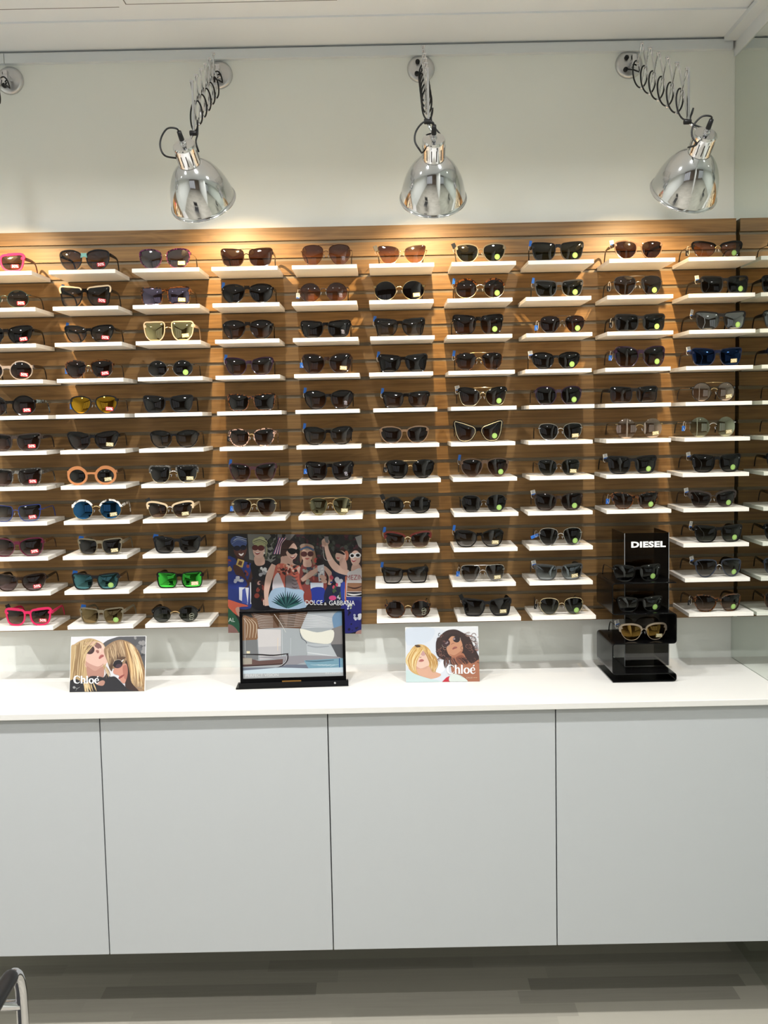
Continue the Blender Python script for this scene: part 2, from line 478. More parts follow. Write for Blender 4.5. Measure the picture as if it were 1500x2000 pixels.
# moulding above the mirror and the step on the ceiling side of it
m = MB(); m.box(MX - 0.004, MX + 0.006, -6.3, WY, 2.700, CEIL)
m.box(MX - 0.040, MX - 0.004, -6.3, WY - 0.02, 2.738, CEIL)
structure(m.build('trim_2', TRIM))

# mirror on the side wall from the worktop up to the moulding
m = MB(); m.box(MX, MX + 0.005, -2.3, WY - 0.001, 0.0, 2.700)
tag(m.build('wall_mirror', MIRROR), 'tall frameless mirror covering the side wall beyond the oak board', 'mirror')

# oak slat board, grooved along its whole length
ROW0 = 0.4784 + EYE; DZ = 0.1013; P = DZ / 2
zt = 0.6225 + EYE; zb = -0.5723 + EYE
XL, XR = -2.6, 1.062
prof = [(WY - 0.0005, zt), (0.0, zt)]
grooves = []
z = ROW0 + 2 * P
while z > zb + 0.01:
    grooves.append(z); z -= P
fv = []
for g in grooves:
    prof += [(0.0, g + 0.0050), (0.0065, g + 0.0050), (0.0065, g - 0.0050), (0.0, g - 0.0050)]
prof += [(0.0, zb), (WY - 0.0005, zb)]
m = MB()
n = len(prof)
m.v = [(XL, y, z) for y, z in prof] + [(XR, y, z) for y, z in prof]
for i in range(n):
    j = (i + 1) % n
    inside = prof[i][0] > 0.0005 and prof[j][0] > 0.0005 and i > 1 and j > 1 and i < n - 2
    m.f.append((i, j, j + n, i + n)); m.mi.append(1 if inside else 0); m.sm.append(False)
m.f.append(tuple(range(n))); m.mi.append(0); m.sm.append(False)
m.f.append(tuple(range(n, 2 * n))); m.mi.append(0); m.sm.append(False)
tag(m.build('slat_board', [WOOD, GROOVE]), 'long grooved oak slat board on the white wall, carrying the white shelves', 'slat wall')

# worktop and cabinets
CT = EYE - 0.7052
m = MB(); m.box(-2.6, MX - 0.001, -0.449, WY - 0.001, CT - 0.0165, CT)
tag(m.build('worktop', TOP, bevel=0.0012), 'long glossy white worktop running under the oak board', 'worktop')
CAB_LABELS = ['white cabinet at the end by the chrome chair, only partly in view', 'flat white cabinet below the card of two blonde women',
              'flat white cabinet below the card with curly dark hair', 'flat white cabinet meeting the mirror, below the black tiered stand']
Z0, Z1 = EYE - 1.3701, EYE - 0.7235
xc = -1.3593
for i in range(4):
    x0, x1 = xc + 0.6 * i, xc + 0.6 * (i + 1)
    t = empty('wall_cabinet', ((x0 + x1) / 2, -0.2, Z0))
    tag(t, CAB_LABELS[i], 'cabinet', 'handleless white cabinets under the worktop')
    m = MB(); m.box(-0.3, 0.3, -0.2125, 0.232, 0.002, CT - 0.0175 - Z0)
    m.build('carcass', CAB, t)
    m = MB(); m.box(-0.2985, 0.2985, -0.2339, -0.214, 0.0, Z1 - Z0)
    m.build('door', CAB, t, bevel=0.0008)
m = MB(); m.box(1.0412, MX - 0.001, -0.43, -0.0, Z0, Z1); structure(m.build('trim_3', CAB))

SHELVES = [
  (1, 1, -1.1677, -0.9775),
  (1, 2, -1.163, -0.9722),
  (1, 3, -1.1655, -0.9749),
  (1, 4, -1.1505, -0.9601),
  (1, 5, -1.1456, -0.9502),
  (1, 6, -1.1508, -0.9594),
  (1, 7, -1.1561, -0.9641),
  (1, 8, -1.1584, -0.9674),
  (1, 9, -1.1607, -0.9691),
  (1, 10, -1.1571, -0.9665),
  (1, 11, -1.155, -0.9644),
  (2, 1, -0.9299, -0.7425),
  (2, 2, -0.9231, -0.738),
  (2, 3, -0.922, -0.7321),
  (2, 4, -0.9208, -0.7318),
  (2, 5, -0.9284, -0.7322),
  (2, 6, -0.9205, -0.7343),
  (2, 7, -0.9235, -0.7369),
  (2, 8, -0.9194, -0.7301),
  (2, 9, -0.927, -0.7422),
  (2, 10, -0.9266, -0.7404),
  (2, 11, -0.9223, -0.7326),
  (3, 1, -0.6955, -0.5061),
  (3, 2, -0.6976, -0.5082),
  (3, 3, -0.6929, -0.5088),
  (3, 4, -0.6911, -0.5065),
  (3, 5, -0.7039, -0.5115),
  (3, 6, -0.6954, -0.5112),
  (3, 7, -0.6932, -0.5082),
  (3, 8, -0.6925, -0.5079),
  (3, 9, -0.6971, -0.5108),
  (3, 10, -0.699, -0.5148),
  (3, 11, -0.6976, -0.5112),
  (4, 1, -0.4716, -0.2856),
  (4, 2, -0.4721, -0.2833),
  (4, 3, -0.4683, -0.2862),
  (4, 4, -0.4702, -0.2871),
  (4, 5, -0.4692, -0.2856),
  (4, 6, -0.4653, -0.2846),
  (4, 7, -0.471, -0.2863),
  (4, 8, -0.4676, -0.283),
  (5, 1, -0.2453, -0.0622),
  (5, 2, -0.248, -0.0645),
  (5, 3, -0.2479, -0.063),
  (5, 4, -0.2471, -0.0618),
  (5, 5, -0.2462, -0.064),
  (5, 6, -0.246, -0.0619),
  (5, 7, -0.2459, -0.0618),
  (5, 8, -0.2457, -0.0619),
  (6, 1, -0.0276, 0.1554),
  (6, 2, -0.0298, 0.1523),
  (6, 3, -0.0291, 0.1536),
  (6, 4, -0.0341, 0.1476),
  (6, 5, -0.0246, 0.1576),
  (6, 6, -0.0215, 0.1618),
  (6, 7, -0.0172, 0.1645),
  (6, 8, -0.0237, 0.1585),
  (6, 9, -0.0244, 0.1578),
  (6, 10, -0.0289, 0.1523),
  (6, 11, -0.0271, 0.1552),
  (7, 1, 0.2045, 0.3861),
  (7, 2, 0.1914, 0.3749),
  (7, 3, 0.1891, 0.3733),
  (7, 4, 0.1912, 0.3796),
  (7, 5, 0.1969, 0.3835),
  (7, 6, 0.1954, 0.3788),
  (7, 7, 0.1997, 0.3829),
  (7, 8, 0.2012, 0.3858),
  (7, 9, 0.1991, 0.3824),
  (7, 10, 0.1937, 0.3764),
  (7, 11, 0.207, 0.3902),
  (8, 1, 0.4201, 0.6052),
  (8, 2, 0.4125, 0.5975),
  (8, 3, 0.413, 0.6),
  (8, 4, 0.4092, 0.5976),
  (8, 5, 0.4185, 0.6051),
  (8, 6, 0.4161, 0.5997),
  (8, 7, 0.4196, 0.6037),
  (8, 8, 0.4134, 0.5989),
  (8, 9, 0.4163, 0.5991),
  (8, 10, 0.416, 0.5987),
  (8, 11, 0.4234, 0.6072),
  (9, 1, 0.6484, 0.8343),
  (9, 2, 0.6424, 0.8288),
  (9, 3, 0.6421, 0.8291),
  (9, 4, 0.636, 0.822),
  (9, 5, 0.6357, 0.823),
  (9, 6, 0.6383, 0.8232),
  (9, 7, 0.638, 0.8227),
  (9, 8, 0.6387, 0.8244),
  (10, 1, 0.8718, 1.0606),
  (10, 2, 0.8716, 1.0601),
  (10, 3, 0.874, 1.0619),
  (10, 4, 0.8656, 1.0561),
  (10, 5, 0.8645, 1.0536),
  (10, 6, 0.8619, 1.049),
  (10, 7, 0.857, 1.047),
  (10, 8, 0.8594, 1.0478),
  (10, 9, 0.86, 1.0486),
  (10, 10, 0.8647, 1.0524),
  (10, 11, 0.8762, 1.0637),
]

GLASSES = [
  (1, 1, -1.0765, 0.1472, 0.05, 'way', 'p', 'pink', 'brm', 'r50', None, 0, 'pinkdk', 'pink', 'bright pink square sunglasses with red 50% tag'),
  (2, 1, -0.8325, 0.1428, 0.0561, 'panto', 'pt', 'mblk', 'grb', 'r50', None, 0, 'mblk', 'black', 'matte black round sunglasses with turquoise bridge'),
  (3, 1, -0.6061, 0.1472, 0.0546, 'panto', 'pd', 'ptort', 'grm2', 'g20', None, 0, 'gold', 'purple tortoise', 'purple tortoise sunglasses with gold double bridge'),
  (4, 1, -0.3738, 0.1472, 0.0515, 'way', 'pd', 'dbr', 'br', None, None, 0, 'dbr', 'dark brown', 'dark brown squarish sunglasses with thin double bridge'),
  (5, 1, -0.1487, 0.1442, 0.0576, 'avi', 'd', 'bronze', 'pkg', 'sp', None, 0, 'dbr', 'bronze', 'large bronze aviator sunglasses with pinkish brown lenses'),
  (6, 1, 0.0655, 0.1428, 0.0515, 'cat', 'm', 'gold', 'pkg', None, 'blackhi', 0, 'gold', 'gold', 'thin gold round sunglasses with pinkish brown lenses'),
  (7, 1, 0.288, 0.1428, 0.0515, 'panto', 'pm', 'olive', 'dkg', 'dot', 'blackhi', 0, 'olive', 'olive', 'olive grey round sunglasses with big black hang tag'),
  (8, 1, 0.5065, 0.1472, 0.0515, 'way', 'p', 'mblk', 'dkg', 'dot', 'blue', 0, 'mblk', 'black', 'thick matte black square sunglasses with green dot'),
  (9, 1, 0.7356, 0.1398, 0.0515, 'panto', 'p', 'taupe', 'br', None, 'white', 3, 'dbr', 'taupe', 'translucent taupe round sunglasses with brown lenses'),
  (10, 1, 0.9585, 0.1442, 0.044, 'club', 'c', 'blk', 'pkg', 'dot', 'blacklow', 3, 'gun', 'black', 'black browline sunglasses with pale pinkish lenses'),
  (1, 2, -1.0642, 0.1442, 0.05, 'round', 'm', 'teal', 'grg', 'r50', None, 0, 'dbr', 'teal', 'thin teal metal round sunglasses with red tag'),
  (2, 2, -0.8349, 0.1457, 0.0576, 'bway', 'pw', 'blk', 'grg', 'r50', 'blue', 0, 'blk', 'black', 'oversized black sunglasses with pale gold top edge'),
  (3, 2, -0.607, 0.1413, 0.05, 'rect', 'p', 'tort', 'vm', 'g20', None, 0, 'tort', 'dark tortoise', 'dark tortoise rectangular sunglasses with lilac mirror lenses'),
  (4, 2, -0.3748, 0.1472, 0.0531, 'avi', 'p', 'blk', 'dk', None, 'blue', 0, 'blk', 'black', 'glossy black aviator sunglasses with silver rivets'),
  (5, 2, -0.1591, 0.1428, 0.0531, 'round', 'm', 'dbr', 'pkg', 'sp', 'whitelow', 0, 'dbr', 'brown', 'brown metal round sunglasses with gradient lenses'),
  (6, 2, 0.0563, 0.1487, 0.0546, 'roundcat', 'm', 'gold', 'vdk', 'g20', None, 0, 'gold', 'gold', 'gold round sunglasses with flat violet black lenses'),
  (7, 2, 0.2856, 0.1442, 0.0546, 'round', 'c', 'tort', 'brg', 'dot', 'blue', 0, 'tort', 'tortoise', 'tortoise browline round sunglasses with silver bridge'),
  (8, 2, 0.5092, 0.1384, 0.047, 'way', 'p', 'grey', 'dkg', 'dot', 'blue', 0, 'grey', 'smoky grey', 'smoky grey square sunglasses with dark green lenses'),
  (9, 2, 0.7336, 0.1442, 0.0546, 'avi', 'd', 'gun', 'olv', 'dot', 'blacklow', 3, 'gun', 'grey', 'matte grey pilot sunglasses with olive lenses'),
  (10, 2, 0.9795, 0.1398, 0.0485, 'rect', 'p', 'mblk', 'dk', 'dot', 'white', 4, 'mblk', 'black', 'matte black rectangular sunglasses with blue edged price tag'),
  (1, 3, -1.0635, 0.1472, 0.0515, 'cat', 'p', 'blk', 'dk', 'r50', None, 0, 'blk', 'black', 'black cat eye sunglasses with red tag'),
  (2, 3, -0.8283, 0.1413, 0.0485, 'cat', 'p', 'blk', 'grg', 'r50', 'blue', 0, 'blk', 'black', 'black cat eye sunglasses with blue and red tags'),
  (3, 3, -0.6021, 0.1442, 0.0546, 'navig', 'pd', 'peach', 'gm2', 'g20', None, 0, 'peach', 'peach', 'clear peach flat top sunglasses with golden mirror lenses'),
  (4, 3, -0.3765, 0.1428, 0.0531, 'avi', 'p', 'blk', 'brg', None, None, 0, 'blk', 'black', 'black plastic aviator sunglasses with brown gradient lenses'),
  (5, 3, -0.1552, 0.1428, 0.0485, 'way', 'p', 'blk', 'dk', 'sp', None, 0, 'blk', 'black', 'black cat eyed square sunglasses with white lens script'),
  (6, 3, 0.0558, 0.1428, 0.05, 'bway', 'p', 'blk', 'grg', None, 'blue', 0, 'blk', 'black', 'black angular sunglasses with grey gradient lenses'),
  (7, 3, 0.2785, 0.1442, 0.0561, 'way', 'p', 'blk', 'brg', 'dot', None, 0, 'blk', 'black', 'large black square sunglasses with silver rivets'),
  (8, 3, 0.518, 0.1325, 0.0485, 'avi', 'd', 'dbr', 'br', 'dot', 'bluelow', 0, 'dbr', 'brown', 'dark brown metal pilot sunglasses with low blue tag'),
  (9, 3, 0.7399, 0.1457, 0.0485, 'rect', 'p', 'mblk', 'dk', 'dot', 'blacklow', 3, 'mblk', 'black', 'matte black rectangular sunglasses with low black tag'),
  (10, 3, 0.9699, 0.1472, 0.0515, 'way', 'p', 'mblk', 'sm', 'dot', 'whitehi', 3, 'mblk', 'black', 'black square sunglasses with silver mirror lenses'),
  (1, 4, -1.0671, 0.1472, 0.0531, 'round', 'p', 'clear', 'pgg', 'r50', None, 0, 'dbr', 'clear', 'clear crystal round sunglasses with plum lenses'),
  (2, 4, -0.8327, 0.1398, 0.0515, 'avi', 'pm', 'tort', 'br', 'r50', 'bluelow', 0, 'gold', 'tortoise', 'tortoise aviator sunglasses with amber bridge'),
  (3, 4, -0.6015, 0.1354, 0.047, 'round', 'm', 'gun', 'dk', 'dot', None, 0, 'gold', 'dark metal', 'small dark metal round sunglasses with gold bridge'),
  (4, 4, -0.376, 0.1398, 0.05, 'cat', 'p', 'pblk', 'brg', None, 'blue', 0, 'gold', 'dark plum', 'dark plum cat eye sunglasses with gradient lenses'),
  (5, 4, -0.1539, 0.1428, 0.0561, 'bcat', 'p', 'dbr', 'brg', 'g20', 'bluelow', 0, 'dbr', 'dark brown', 'big dark brown butterfly sunglasses with gold tag'),
  (6, 4, 0.0627, 0.1398, 0.05, 'bway', 'p', 'blk', 'dk', None, 'blue', 0, 'blk', 'black', 'solid black square sunglasses with black lenses'),
  (7, 4, 0.2796, 0.1398, 0.0515, 'avi', 'd', 'tort', 'brg', None, 'blue', 0, 'tort', 'tortoise', 'brown tortoise aviator sunglasses with double bridge'),
  (8, 4, 0.4991, 0.1384, 0.047, 'panto', 'p', 'blk', 'dk', 'dot', 'white', 0, 'dbr', 'black', 'slim black round sunglasses with small white tag'),
  (9, 4, 0.7399, 0.1472, 0.0591, 'bcat', 'p', 'pblk', 'brg', 'dot', 'bluelow', 3, 'pblk', 'dark purple', 'dark purple butterfly sunglasses with brown gradient lenses'),
  (10, 4, 0.9589, 0.1457, 0.05, 'way', 'p', 'navy', 'bldk', 'g20', 'white', 3, 'navy', 'navy blue', 'navy blue square sunglasses with blue mirror lenses'),
  (1, 5, -1.0633, 0.1472, 0.0561, 'round', 'p', 'blk', 'pgg', 'r50', None, 0, 'marbblue', 'black', 'big black round sunglasses with marbled blue temple'),
  (2, 5, -0.8239, 0.1384, 0.0515, 'avi', 'pm', 'mblk', 'ym', 'r50', 'bluelow', 0, 'gold', 'black', 'dark aviator sunglasses with yellow mirror lenses'),
  (3, 5, -0.6111, 0.1428, 0.0485, 'way', 'p', 'mblk', 'dk', None, None, 0, 'mblk', 'black', 'matte black square sunglasses without any sticker'),
  (4, 5, -0.3725, 0.1384, 0.0485, 'way', 'p', 'tort', 'dk', None, None, 0, 'tort', 'dark tortoise', 'dark tortoise cornered sunglasses with black lenses'),
  (5, 5, -0.1515, 0.1413, 0.0531, 'panto', 'p', 'blk', 'brg', 'sp', 'blue', 0, 'blk', 'black', 'glossy black round sunglasses with blue hang tag'),
  (6, 5, 0.0695, 0.1354, 0.0455, 'way', 'p', 'blk', 'brg', None, 'blue', 0, 'gold', 'black', 'slim black sunglasses with metal temple and pale tag'),
  (7, 5, 0.2891, 0.1413, 0.0546, 'club', 'cd', 'blk', 'brg', 'dot', 'white', 0, 'gold', 'black and gold', 'black browed gold wire sunglasses with double bridge'),
  (8, 5, 0.5057, 0.1354, 0.0515, 'geo', 'p', 'pblk', 'dk', 'dot', None, 0, 'dbr', 'dark plum', 'dark plum angular round sunglasses with green dot'),
  (9, 5, 0.722, 0.1384, 0.047, 'rect', 'p', 'mblk', 'brg', None, None, 3, 'mblk', 'black', 'matte dark rectangular sunglasses with brown gradient lenses'),
  (10, 5, 0.9502, 0.1325, 0.0546, 'round', 'd', 'blk', 'pcm', 'g20', None, 3, 'gold', 'black and gold', 'round sunglasses with gold double bar and pinkish lenses'),
  (1, 6, -1.0537, 0.1472, 0.05, 'way', 'p', 'mdbr', 'pgg', 'r50', None, 0, 'mdbr', 'dark brown', 'matte dark brown square sunglasses with red tag'),
  (2, 6, -0.8306, 0.1472, 0.0515, 'cat', 'p', 'blk', 'br', 'g20', None, 0, 'blk', 'black', 'shiny black cat eye sunglasses with gold 20% tag'),
  (3, 6, -0.5972, 0.1398, 0.05, 'panto', 'p', 'blk', 'grg', None, None, 0, 'dbr', 'black', 'thin black round sunglasses with smoky gradient lenses'),
  (4, 6, -0.3747, 0.1339, 0.05, 'panto', 'pm', 'ltort', 'brg', None, 'blacklow', 0, 'ltort', 'blush tortoise', 'blush and black tortoise sunglasses with gold bridge'),
  (5, 6, -0.1554, 0.1398, 0.0515, 'bcat', 'p', 'blk', 'grg', None, 'blue', 0, 'blk', 'black', 'glossy black rounded sunglasses with upright blue tag'),
  (6, 6, 0.0632, 0.1413, 0.0485, 'panto', 'p', 'taupe', 'br', None, None, 0, 'taupe', 'taupe', 'clear taupe round sunglasses with dark brown lenses'),
  (7, 6, 0.2753, 0.1413, 0.0606, 'scat', 'pg', 'blk', 'brg', 'dot', None, 0, 'blk', 'black and gold', 'dramatic black cat eye sunglasses with gold inner rims'),
  (8, 6, 0.5109, 0.1295, 0.0485, 'panto', 'm', 'silver', 'dk', 'g20', None, 0, 'silver', 'silver', 'thin silver round sunglasses with near black lenses'),
  (9, 6, 0.7375, 0.1398, 0.0576, 'bround', 'r', 'gold', 'pcm', 'g20', None, 3, 'gold', 'rimless', 'oversized rimless round sunglasses with rosy clear lenses'),
  (10, 6, 0.948, 0.1413, 0.0576, 'bround', 'r', 'silver', 'gcm', 'g20', 'bluelow', 3, 'silver', 'rimless', 'oversized rimless round sunglasses with greenish clear lenses'),
  (1, 7, -1.0557, 0.1472, 0.0515, 'way', 'p', 'camo', 'pgg', 'r50', None, 0, 'camo', 'grey tortoise', 'grey tortoise square sunglasses with red tag'),
  (2, 7, -0.8386, 0.1428, 0.0515, 'keyround', 'p', 'orange', 'dk', 'g20', None, 0, 'dbr', 'orange tan', 'orange tan round sunglasses with dark lenses'),
  (3, 7, -0.6024, 0.1398, 0.05, 'navig', 'c', 'camo', 'dk', 'g20', None, 0, 'silver', 'marbled grey', 'marbled grey browline sunglasses with silver bridge'),
  (4, 7, -0.3743, 0.1384, 0.0531, 'cat', 'p', 'plumclear', 'brg', None, 'blue', 0, 'gold', 'plum', 'plum fading to clear cat eye sunglasses'),
  (5, 7, -0.1535, 0.1369, 0.0531, 'way', 'p', 'blk', 'br', 'sp', 'bluelow', 0, 'blk', 'black', 'black square sunglasses with white lens script'),
  (6, 7, 0.0783, 0.1384, 0.0531, 'panto', 'pd', 'blk', 'dk', None, 'blacklow', 0, 'gold', 'black', 'black round sunglasses with gold bar above the bridge'),
  (7, 7, 0.2924, 0.1398, 0.0531, 'avi', 'p', 'mbr', 'brg', 'dot', 'blue', 0, 'mbr', 'brown', 'matte brown aviator sunglasses with blue tag'),
  (8, 7, 0.5058, 0.1251, 0.047, 'panto', 'm', 'gun', 'dkg', 'g20', None, 0, 'gun', 'dark metal', 'small dark metal sunglasses with green lenses'),
  (9, 7, 0.717, 0.1428, 0.0515, 'way', 'p', 'mblk', 'dk', 'dot', 'white', 2, 'mblk', 'black', 'matte black square sunglasses with white and blue tag'),
  (10, 7, 0.9592, 0.1442, 0.0515, 'way', 'p', 'blk', 'dk', 'dot', 'white', 4, 'blk', 'black', 'glossy black square sunglasses with plain white tag'),
  (1, 8, -1.0607, 0.1472, 0.0485, 'way', 'm2', 'bluem', 'blg', 'r50', None, 0, 'bluem', 'blue', 'matte blue metal sunglasses with blue gradient lenses'),
  (2, 8, -0.8283, 0.1457, 0.0576, 'round', 'c', 'marb', 'bm', 'g20', None, 0, 'marb', 'marbled white', 'white and black marbled round sunglasses with blue lenses'),
  (3, 8, -0.6165, 0.1354, 0.0485, 'club', 'c', 'cream', 'brg', 'g20', 'blackhi', 0, 'cream', 'cream', 'cream browline cat eye sunglasses with brown lenses'),
  (4, 8, -0.3736, 0.1325, 0.0531, 'avi', 'd', 'lgold', 'brg', None, 'bluelow', 0, 'dbr', 'pale gold', 'pale gold aviator sunglasses with dark brown lenses'),
  (5, 8, -0.1545, 0.1266, 0.0515, 'avi', 'd', 'gold', 'olvm', 'g20', None, 0, 'gold', 'gold', 'gold aviator sunglasses with olive mirror lenses'),
  (6, 8, 0.0668, 0.1369, 0.0485, 'round', 'pm', 'blk', 'dk', None, 'blackhi', 0, 'gold', 'black', 'thin black round sunglasses with gold bridge and temples'),
  (7, 8, 0.2882, 0.1354, 0.05, 'geo', 'm', 'gun', 'dk', 'dot', None, 0, 'gun', 'grey metal', 'grey metal angular round sunglasses with black lenses'),
  (8, 8, 0.5037, 0.1398, 0.0515, 'bcat', 'p', 'dbr', 'br', 'dot', 'white', 0, 'dbr', 'dark brown', 'dark brown rounded cat eye sunglasses with white tag'),
  (9, 8, 0.7251, 0.1369, 0.0485, 'cat', 'p', 'tort', 'brg', 'dot', 'bluelow', 3, 'tort', 'dark tortoise', 'dark tortoise cat eye sunglasses with low blue tag'),
  (10, 8, 0.9494, 0.1369, 0.0485, 'club', 'c', 'mdbr', 'br', 'dot', 'white', 4, 'dbr', 'dark brown', 'matte dark brown browline sunglasses with white tag'),
  (1, 9, -1.0613, 0.1501, 0.0531, 'bcat', 'p', 'burg', 'pgg', 'r50', 'blue', 0, 'tort', 'burgundy', 'burgundy rounded sunglasses with tortoise temple'),
  (2, 9, -0.823, 0.1295, 0.047, 'way', 'p', 'olive', 'dk', 'g20', 'bluehi', -3, 'olive', 'olive', 'washed olive square sunglasses with gold tag'),
  (3, 9, -0.6003, 0.1369, 0.0485, 'way', 'p', 'mblk', 'dk', None, 'bluehi', 0, 'mblk', 'black', 'matte black square sunglasses with blue tag'),
  (6, 9, 0.0672, 0.1354, 0.0485, 'club', 'c', 'dred', 'brg', None, 'blue', 0, 'dred', 'dark red', 'dark red browline sunglasses with gradient lenses'),
  (7, 9, 0.2736, 0.1413, 0.05, 'bcat', 'p', 'blk', 'grg', 'g20', 'blue', 0, 'blk', 'black', 'black butterfly cat eye sunglasses with gold tag'),
  (8, 9, 0.5089, 0.1295, 0.0515, 'avi', 'm', 'silver', 'dk', 'dot', 'bluebig', 0, 'dbr', 'silver', 'silver aviator sunglasses with a wide blue tag'),
  (10, 9, 0.9662, 0.1413, 0.05, 'way', 'p', 'blk', 'dkg', 'dot', 'whitehi', 4, 'blk', 'black', 'black square sunglasses with dark green lenses'),
  (1, 10, -1.0588, 0.1501, 0.05, 'cat', 'p', 'dbr', 'pgg', 'r50', None, 0, 'blk', 'dark brown', 'dark brown cat eye sunglasses with black temple'),
  (2, 10, -0.8407, 0.1369, 0.047, 'way', 'p', 'mblk', 'tm', 'dot', 'bluehi', 0, 'dbr', 'black', 'dark square sunglasses with teal mirror lenses'),
  (3, 10, -0.5964, 0.1339, 0.047, 'rect', 'p', 'blk', 'grmir', 'p20', None, 0, 'blk', 'black', 'black sport sunglasses with bright green mirror lenses'),
  (6, 10, 0.0577, 0.1339, 0.047, 'bway', 'p', 'blk', 'grg', None, 'blue', 0, 'blk', 'black', 'slim black square sunglasses with upright blue tag'),
  (7, 10, 0.2827, 0.131, 0.05, 'navavi', 'd', 'silver', 'grg', 'g20', 'bluelow', 0, 'silver', 'silver', 'silver aviator sunglasses with grey gradient lenses'),
  (8, 10, 0.5038, 0.1384, 0.047, 'way', 'p', 'grey', 'slm', 'g20', 'white', 0, 'grey', 'grey', 'matte grey square sunglasses with silver mirror lenses'),
  (10, 10, 0.9668, 0.1384, 0.0515, 'navavi', 'pm', 'bluegrey', 'grg', 'dot', 'white', 4, 'blk', 'blue grey', 'blue grey pilot sunglasses with gradient lenses'),
  (1, 11, -1.0405, 0.1354, 0.05, 'way', 'p', 'magenta', 'brg', 'r50', 'blackhi', 0, 'magenta', 'magenta', 'magenta pink square sunglasses with black hang tag'),
  (2, 11, -0.8272, 0.131, 0.047, 'way', 'p', 'olive', 'brmir', 'dot', 'bluehi', -3, 'olive', 'olive', 'olive brown square sunglasses with bronze mirror lenses'),
  (3, 11, -0.6129, 0.1384, 0.047, 'round', 'c', 'blk', 'dkg', 'rb', None, 0, 'blk', 'black', 'black browline round sunglasses with gold bridge'),
  (6, 11, 0.0642, 0.1325, 0.0515, 'round', 'pm', 'tort', 'br', 'rb', None, 0, 'gold', 'tortoise', 'brown tortoise round sunglasses with gold keyhole bridge'),
  (7, 11, 0.2942, 0.1413, 0.0515, 'bway', 'p', 'mblk', 'dk', 'g20', 'blackhi', 0, 'mblk', 'black', 'large matte black square sunglasses with gold tag'),
  (8, 11, 0.5106, 0.1325, 0.05, 'avi', 'm', 'lgold', 'dkg', 'dot', 'blacklow', 0, 'lgold', 'pale gold', 'pale gold aviator sunglasses with green lenses'),
  (10, 11, 0.9654, 0.1384, 0.05, 'bcat', 'p', 'tort', 'brg', 'dot', 'blacklow', 4, 'dbr', 'dark tortoise', 'dark tortoise cat eye sunglasses with gradient lenses'),
]

ORD = ['', 'first', 'second', 'third', 'fourth', 'fifth', 'sixth', 'seventh', 'eighth', 'ninth', 'tenth', 'eleventh']
WORD = {(g[0], g[1]): g[12] for g in GLASSES}
TILT = R(1.2)
SDEP = 0.1589
for (c, r, x0, x1) in SHELVES:
    zf = ROW0 - DZ * (r - 1)
    w = x1 - x0
    m = MB(); m.box(-w / 2, w / 2, -SDEP, 0.0, -0.0055, 0.0055)
    m.box(-w / 2 + 0.004, w / 2 - 0.004, -0.001, 0.0035, -0.004, 0.0025)
    o = m.build('display_shelf', SHELF, bevel=0.0006)
    o.location = ((x0 + x1) / 2, -0.0006, zf + SDEP * math.tan(TILT))
    o.rotation_euler = (TILT, 0, 0)
    tag(o, f'narrow white shelf, {ORD[r]} down in the {ORD[c]} column, under {WORD[(c, r)]} sunglasses', 'shelf', 'white shelves on the oak board')

# ------------------------------------------------------------------ sunglasses
SHAPES = {
 'panto': [(-.82, .72), (-.3, .96), (.3, 1), (.88, .86), (1, .35), (.86, -.3), (.45, -.86), (-.05, -1), (-.55, -.84), (-.9, -.3), (-.98, .3)],
 'way': [(-.86, .78), (-.3, .92), (.4, 1), (.97, .98), (1, .5), (.92, -.2), (.68, -.82), (.1, -1), (-.5, -.92), (-.84, -.5), (-.97, .2)],
 'bway': [(-.9, .76), (-.3, .90), (.4, .98), (1, 1), (.99, .4), (.9, -.3), (.72, -.9), (.1, -1), (-.45, -.94), (-.78, -.55), (-.98, .1)],
 'rect': [(-.88, .82), (-.3, .95), (.4, 1), (.96, .95), (1, .3), (.95, -.5), (.72, -.93), (0, -1), (-.65, -.9), (-.9, -.5), (-.98, .1)],
 'avi': [(-.86, .74), (-.35, .97), (.3, 1), (.84, .82), (1, .3), (.88, -.3), (.5, -.82), (.02, -1), (-.48, -.8), (-.84, -.25), (-.98, .3)],
 'navavi': [(-.8, .92), (-.2, 1), (.45, 1), (.95, .85), (1, .25), (.86, -.4), (.48, -.88), (.02, -1), (-.46, -.72), (-.82, -.1), (-.96, .5)],
 'navig': [(-.9, .95), (-.3, 1), (.4, 1), (.95, .95), (1, .3), (.85, -.45), (.45, -.93), (0, -1), (-.5, -.92), (-.86, -.4), (-.97, .4)],
 'cat': [(-.86, .64), (-.3, .90), (.35, 1), (.93, .96), (1, .5), (.85, -.15), (.55, -.78), (.05, -1), (-.5, -.88), (-.86, -.42), (-.98, .08)],
 'bcat': [(-.86, .6), (-.3, .92), (.35, 1), (.9, .92), (1, .4), (.92, -.25), (.62, -.82), (.1, -1), (-.45, -.9), (-.84, -.42), (-.98, .1)],
 'scat': [(-.84, .38), (-.3, .62), (.4, .88), (1.0, 1.0), (.98, .45), (.86, -.25), (.55, -.86), (.0, -1), (-.5, -.86), (-.84, -.4), (-.98, .0)],
 'geo': [(-.78, .7), (-.35, .95), (.35, 1), (.82, .82), (1, .3), (.88, -.3), (.5, -.92), (-.05, -1), (-.58, -.86), (-.92, -.25), (-.96, .25)],
 'club': [(-.84, .6), (-.3, .84), (.4, 1), (.98, .92), (.98, .4), (.86, -.3), (.58, -.85), (.05, -1), (-.5, -.9), (-.86, -.4), (-.97, .1)],
}
def circ(nz=1.0):
    return [(math.cos(a), math.sin(a) * nz) for a in [math.pi * 0.75 - 2 * math.pi * i / 12 for i in range(12)]]
for k in ('round', 'roundcat', 'keyround', 'bround'): SHAPES[k] = circ()

